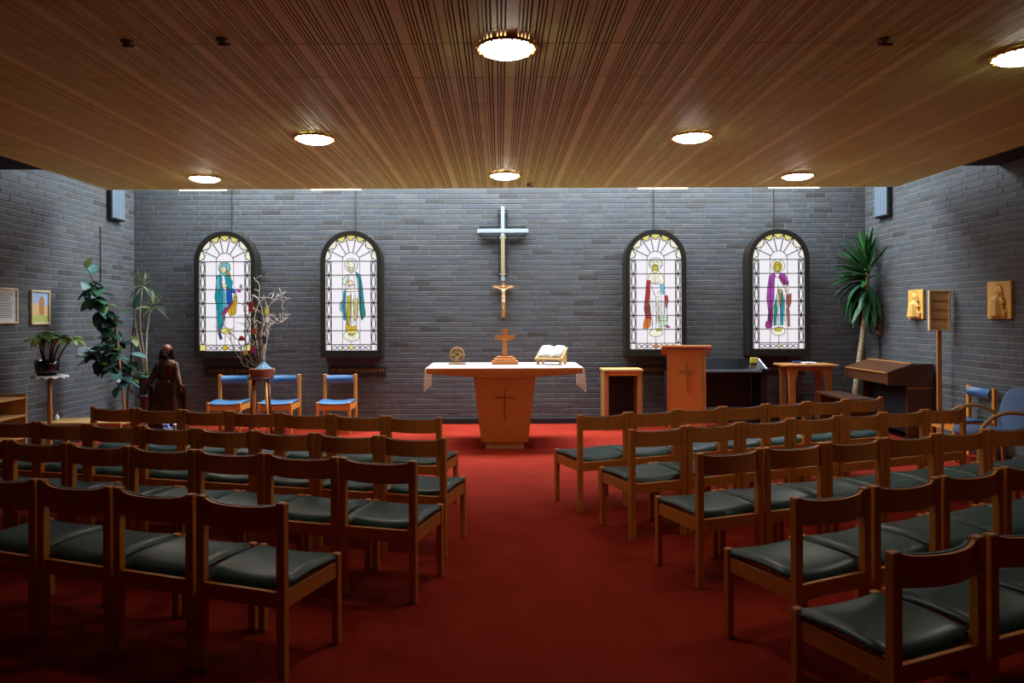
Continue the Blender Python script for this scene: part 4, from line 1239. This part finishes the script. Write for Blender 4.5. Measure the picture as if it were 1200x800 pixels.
# ------------------------------------------------------------------ stool, basket, decorated branches
d = 9.45
SX = X(305, d)
hz = Z(305, 441.5, d)
t = thing('tall_stool', 'tall dark wooden stool with splayed legs holding the branch basket', 'stool', (SX, d, 0))
MB().lathe([(.155, hz - .028), (.168, hz - .02), (.168, hz - .004), (.16, hz)], 26).build('seat', 'stool_wood', t, True)
for k in range(4):
    a = PI / 4 + k * PI / 2 + .15
    MB().tube([(.11 * math.cos(a), .11 * math.sin(a), hz - .02), (.17 * math.cos(a), .17 * math.sin(a), .0)], [.017, .02], 8).build('leg', 'chair_wood' if k % 2 else 'stool_wood', t, True)
for k in range(4):
    a = PI / 4 + k * PI / 2 + .15; b = a + PI / 2
    MB().tube([(.145 * math.cos(a), .145 * math.sin(a), .30), (.145 * math.cos(b), .145 * math.sin(b), .30)], .011, 6).build('rung', 'stool_wood', t, True)
t = thing('woven_basket', 'round reddish woven basket on the tall stool', 'basket', (SX + .02, d, hz))
m = MB()
for k in range(5):
    z = .012 + k * .022; rr_ = .135 + .004 * k
    m.tube([(rr_ * math.cos(2 * PI * q / 24), rr_ * math.sin(2 * PI * q / 24), z) for q in range(25)], .0125, 6)
m.lathe([(.13, 0), (.142, .1), (.125, .1), (.115, .01)], 24)
m.build('wall', 'basket', t, True)
for s in (-1, 1):
    MB().tube([(s * .14, -.03, .085), (s * .158, -.01, .10), (s * .155, .02, .06), (s * .145, .03, .02)], .010, 6).build('handle', 'stem_pale', t, True)
m = MB(); n = 28; rings = []
for rr_, zz_ in ((.002, .225), (.022, .19), (.055, .15), (.10, .112), (.118, .085)):
    rings.append([m.bm.verts.new((rr_ * math.cos(2 * PI * k / n) * (1 + .08 * math.sin(3 * k)), rr_ * math.sin(2 * PI * k / n), zz_ + .006 * math.sin(k * 2.1))) for k in range(n)])
for a, b in zip(rings, rings[1:]):
    for k in range(n): m.bm.faces.new((a[k], a[(k + 1) % n], b[(k + 1) % n], b[k]))
bmesh.ops.solidify(m.bm, geom=list(m.bm.faces), thickness=.004)
tag(m.build('blue_cloth', 'blue_cloth', None, True, (SX + .04, d - .01, hz)), 'pale blue cloth heaped in the woven basket', 'cloth')
t = thing('bare_branches', 'bare twisted branches standing in the woven basket', 'branches', (SX + .02, d, hz + .03))
bx, bz_ = SX + .02, hz + .03
def bp(zx, zy, dd=0):
    px, py = 250 + zx / 4.444, 320 + zy / 4.444
    return Vector((X(px, d) - bx, dd, Z(px, py, d) - bz_))
BR = [[(250, 500), (225, 380), (210, 300), (215, 200), (235, 110), (228, 60), (200, 20)],
      [(255, 490), (250, 330), (265, 250), (240, 150), (265, 125), (300, 132), (330, 140), (352, 108)],
      [(262, 490), (280, 330), (300, 260), (345, 262), (362, 215), (358, 150), (340, 118), (378, 128)],
      [(262, 480), (275, 300), (330, 240), (360, 262), (372, 206)],
      [(240, 505), (190, 490), (150, 470), (118, 400), (95, 320), (72, 270), (62, 225)],
      [(245, 500), (185, 430), (165, 370), (165, 300), (182, 250), (160, 170), (170, 120)],
      [(245, 490), (205, 380), (190, 300), (196, 240), (178, 190)],
      [(258, 480), (268, 340), (298, 235), (300, 180), (290, 160)],
      [(250, 490), (235, 400), (240, 320), (225, 250), (240, 200)],
      [(248, 490), (220, 430), (212, 380), (235, 330), (228, 280), (205, 230), (212, 170)],
      [(258, 490), (262, 400), (250, 350), (275, 310), (262, 240), (285, 215)],
      [(240, 495), (160, 440), (140, 360), (120, 330), (90, 300), (60, 310), (40, 290)]]
r = random.Random(77)
for i, br in enumerate(BR):
    dep = r.uniform(-.14, .14)
    pts = []
    P = [bp(a, b, dep * (q / (len(br) - 1))) for q, (a, b) in enumerate(br)]
    for a, b in zip(P, P[1:]):
        for f in (0, .33, .66):
            pts.append(a.lerp(b, f) + Vector((r.uniform(-.012, .012), r.uniform(-.012, .012), r.uniform(-.008, .008))) * (1 if pts else 0))
    pts.append(P[-1])
    N = len(pts)
    m = MB().tube(pts, [.0085 - .0055 * q / (N - 1) for q in range(N)], 6)
    for q in range(3, N, 2):
        a = pts[q]; dr = Vector((r.uniform(-1, 1), r.uniform(-.6, .6), r.uniform(-.1, 1))).normalized() * r.uniform(.06, .13)
        m.tube([a, a + dr * .5 + Vector((0, 0, .015)), a + dr + Vector((r.uniform(-.02, .02), 0, r.uniform(0, .03)))], [.005, .004, .002], 5)
    m.build('branch', 'twig_pale' if i in (0, 1, 2, 3, 7) else 'twig', t, True)
ORN = [((215, 175), (.03, .07), 'red_card', 'red paper tag hanging high in the bare branches'), ((302, 240), (.026, .038), 'paper', 'white paper tag on the right side of the bare branches'),
       ((298, 195), (.022, .05), 'yellow_card', 'yellow paper tag at the upper right of the branches'), ((232, 300), (.036, .04), 'orange_card', 'orange brown ornament in the middle of the branches'),
       ((284, 345), (.024, .05), 'navy_card', 'dark blue paper tag low on the right of the branches'), ((297, 315), (.018, .05), 'picture_mount', 'slim cream paper tag above the dark blue one'),
       ((225, 395), (.03, .045), 'magenta_card', 'magenta ornament low among the bare branches'), ((168, 338), (.03, .03), 'red_card', 'small red ornament on the left of the branches'), ((186, 410), (.026, .03), 'yellow_card', 'small yellow ornament low among the left branches')]
for (zx, zy), (w_, h_), mm, lb in ORN:
    p = bp(zx, zy, -.15) + Vector((bx, d, bz_))
    o = thing('hanging_ornament', lb, 'ornament', p, r.uniform(-.5, .5), 'ornaments hung in the branches')
    MB().prism([(-w_, -h_), (w_, -h_), (w_, h_ * .6), (w_ * .4, h_), (-w_ * .4, h_), (-w_, h_ * .6)], lambda u, v, q: (u, q, v), .008).build('card', mm, o)
    MB().tube([(0, .004, h_ - .004), (.003, .06, h_ + .05)], .0015, 5).build('string', 'twig_pale', o)

# ------------------------------------------------------------------ congregation chairs
CW, CDP, CH = .466, .46, .78
def chair_meshes(pad, padded_back):
    M_ = {}
    px, py = CW / 2 - .021, CDP / 2 - .019
    M_['post'] = MB().span(-.021, .021, -.019, .019, 0, CH, .004).mesh('rear_leg', 'chair_wood')
    M_['leg'] = MB().span(-.019, .019, -.019, .019, 0, .437, .005).mesh('leg', 'chair_wood')
    M_['side'] = MB().span(-.012, .012, -py + .019, py - .019, .325, .40, .002).mesh('side_rail', 'chair_wood')
    M_['rail'] = MB().span(-px + .02, px - .02, -.011, .011, .325, .395, .002).mesh('rail', 'chair_wood')
    # seat pad: dished across, rounded edges
    m = MB(); bm = m.bm; nx, ny = 14, 12
    wx, y0, y1 = CW / 2 - .004, -CDP / 2 + .036, CDP / 2 - .006
    top, bot = [], []
    for j in range(ny + 1):
        fy = j / ny; yy = y0 + (y1 - y0) * fy
        rt_, rb_ = [], []
        for i in range(nx + 1):
            u = -1 + 2 * i / nx
            base = .420 - .030 * (1 - u * u) * (1 - .6 * fy) + .012 * math.sin(PI * min(1, fy * 1.15))
            ed = min(1, (1 - abs(u)) / .12) * min(1, fy / .10) * min(1, (1 - fy) / .10)
            h = .022 * (ed ** .45 if ed > 0 else 0)
            xx = u * wx
            if fy < .34 or fy > .93:         # notched around the legs
                lim = CW / 2 - .045 if fy > .93 or fy < .04 else wx
                xx = max(-lim, min(lim, xx))
            rt_.append(bm.verts.new((xx, yy, base + .004 + h))); rb_.append(bm.verts.new((xx, yy, base - .006)))
        top.append(rt_); bot.append(rb_)
    for j in range(ny):
        for i in range(nx):
            bm.faces.new((top[j][i], top[j][i + 1], top[j + 1][i + 1], top[j + 1][i])); bm.faces.new((bot[j][i], bot[j + 1][i], bot[j + 1][i + 1], bot[j][i + 1]))
    for j in range(ny):
        for i in (0, nx):
            bm.faces.new((top[j][i], bot[j][i], bot[j + 1][i], top[j + 1][i]))
    for i in range(nx):
        for j in (0, ny):
            bm.faces.new((top[j][i], bot[j][i], bot[j][i + 1], top[j][i + 1]))
    M_['seat'] = m.mesh('seat', pad, True)
    # curved back board, bowed to the rear
    def curved(x_half, z0, z1, th, off, bow, n=12, dip=.0, mname='chair_wood', nm='backrest', puff=0.0):
        m = MB(); bm = m.bm; R4 = []
        for i in range(n + 1):
            u = -1 + 2 * i / n
            yy = -py - off - bow * (1 - u * u)
            zt_ = z1 - dip * (1 - u ** 6)
            zb_ = z0
            R4.append([bm.verts.new((u * x_half, yy - th / 2, zb_)), bm.verts.new((u * x_half, yy - th / 2, zt_)),
                       *[bm.verts.new((u * x_half, yy + th / 2 + puff * (.15 + .85 * math.sin(PI * q / 6)), zt_ + (zb_ - zt_) * q / 6)) for q in range(7)]])
        for a, b in zip(R4, R4[1:]):
            for k in range(9): bm.faces.new((a[k], b[k], b[(k + 1) % 9], a[(k + 1) % 9]))
        bm.faces.new(R4[0]); bm.faces.new(R4[-1][::-1])
        return m.mesh(nm, mname)
    M_['back'] = curved(px - .012, .655, .772, .016, -.004, .052, dip=.012)
    M_['backpad'] = curved(px - .03, .664, .763, .012, -.018, .052, mname=pad, nm='back_pad', puff=.03 if padded_back else .012)
    return M_, px, py
def make_chair(name, label, cat, pad, padded_back=False):
    M_, px, py = chair_meshes(pad, padded_back)
    t = thing(name, label, cat)
    for s in (-1, 1):
        link('leg', M_['post'], t, (s * px, -py, 0))
        link('leg', M_['leg'], t, (s * px, py, 0))
        link('side_rail', M_['side'], t, (s * px, 0, 0))
        link('rail', M_['rail'], t, (0, s * py, 0))
    link('seat', M_['seat'], t)
    b = link('backrest', M_['back'], t)
    link('back_pad', M_['backpad'], b)
    return t, px, py
proto, PX_, PY_ = make_chair('wooden_chair', 'x', 'chair', 'green_vinyl')
used = [False]
def put_chair(x, y_, rz, label, group):
    if used[0]:
        o = copy_tree(proto)
    else:
        o = proto; used[0] = True
    o.location = (x, y_, 0); o.rotation_euler = (0, 0, rz)
    o['label'] = label; o['group'] = group
    return o
ORD = ['aisle end', 'second from the aisle', 'third from the aisle', 'fourth from the aisle', 'fifth from the aisle', 'sixth from the aisle', 'seventh from the aisle', 'eighth from the aisle', 'ninth from the aisle']
def row(side, x0, y0, ang, pitch, n, rowname, block):
    """x0,y0: aisle-side rear leg; side -1 left block, +1 right block"""
    a = math.radians(ang)
    for i in range(n):
        # along the row away from the aisle, then forward half a chair
        ux, uy = side * math.cos(a), math.sin(a)
        fx, fy = -side * math.sin(a), math.cos(a)
        s = PX_ + i * pitch
        x = x0 + ux * s + fx * PY_; y_ = y0 + uy * s + fy * PY_
        put_chair(x, y_, side * a, 'wooden chair with green seat, %s, %s, %s' % (ORD[i], rowname, block), 'green seated wooden chairs in rows')
LBK, RBK = 'left block', 'right block'
row(-1, -.484, 5.71, 14.2, .474, 7, 'front row', LBK)
row(-1, -.375, 4.74, 14.8, .474, 8, 'second row from the altar', LBK)
row(-1, -.482, 3.99, 15.5, .476, 7, 'third row from the altar', LBK)
row(-1, -.935, 3.10, 19.5, .485, 4, 'rear row', LBK)
row(1, .637, 5.82, 21.5, .474, 7, 'front row', RBK)
row(1, .918, 5.07, 21.0, .476, 7, 'second row from the altar', RBK)
row(1, 1.145, 4.18, 20.8, .480, 7, 'third row from the altar', RBK)
row(1, 1.288, 3.16, 24.5, .490, 5, 'fourth row from the altar', RBK)
row(1, 1.315, 2.43, 23.0, .495, 3, 'rear row', RBK)

# blue chairs
bproto, _, _ = make_chair('blue_chair', 'blue padded wooden chair facing the room, left of the tall stool', 'chair', 'blue_vinyl', True)
bproto['group'] = 'blue padded wooden chairs along the walls'
bproto.location = (-3.70, 9.92, 0); bproto.rotation_euler = (0, 0, PI)
for x, y_, rz, lb in ((-3.02, 9.92, PI, 'blue padded wooden chair facing the room, right of the tall stool'), (-2.235, 9.92, PI, 'blue padded wooden chair standing alone below the second stained glass window'),
                      (5.06, 7.95, PI / 2, 'blue padded wooden chair against the right wall, behind the armchair')):
    o = copy_tree(bproto); o.location = (x, y_, 0); o.rotation_euler = (0, 0, rz); o['label'] = lb

# blue armchair with bentwood arms, facing the middle of the room
t = thing('armchair', 'blue grey upholstered armchair with pale bentwood arms, right edge', 'armchair', (4.67, 6.9, 0), PI / 2)
def cushion(nm, c, sz, rot, e=3.2, mname='blue_fabric'):
    m = MB(); q = bmesh.ops.create_uvsphere(m.bm, u_segments=28, v_segments=18, radius=1.0)
    for v in m.bm.verts:
        x, y_, z = v.co
        l = (abs(x) ** e + abs(y_) ** e + abs(z) ** e) ** (1 / e)
        v.co = Vector((x / l * sz[0] / 2, y_ / l * sz[1] / 2, z / l * sz[2] / 2))
    bmesh.ops.transform(m.bm, matrix=Matrix.Translation(c) @ rot, verts=list(m.bm.verts))
    return m.build(nm, mname, t, True)
cushion('seat', (0, .02, .44), (.50, .54, .13), Matrix.Rotation(math.radians(5), 4, 'X'))
cushion('backrest', (0, -.27, .62), (.50, .12, .50), Matrix.Rotation(math.radians(12), 4, 'X'))
for s in (-1, 1):
    x = s * .285
    pts = []
    for k in range(15):
        a = PI * (1.0 - k / 14 * .98)
        pts.append((x, -.02 - .30 * math.cos(a) * 1.0 if False else .0 + .30 * math.cos(PI - a) * -1, .46 + .22 * math.sin(a)))
    pts = [(x, .30, .0), (x, .305, .25)] + [(x, .30 * math.cos(PI * k / 16), .44 + .235 * math.sin(PI * k / 16)) for k in range(0, 15)] + [(x, -.30, .40), (x, -.32, .0)]
    MB().tube(pts, .019, 8).build('arm', 'light_wood', t, True)
for yy in (.22, -.2):
    MB().span(-.28, .28, yy - .015, yy + .015, .345, .39, .003).build('cross_rail', 'light_wood', t)
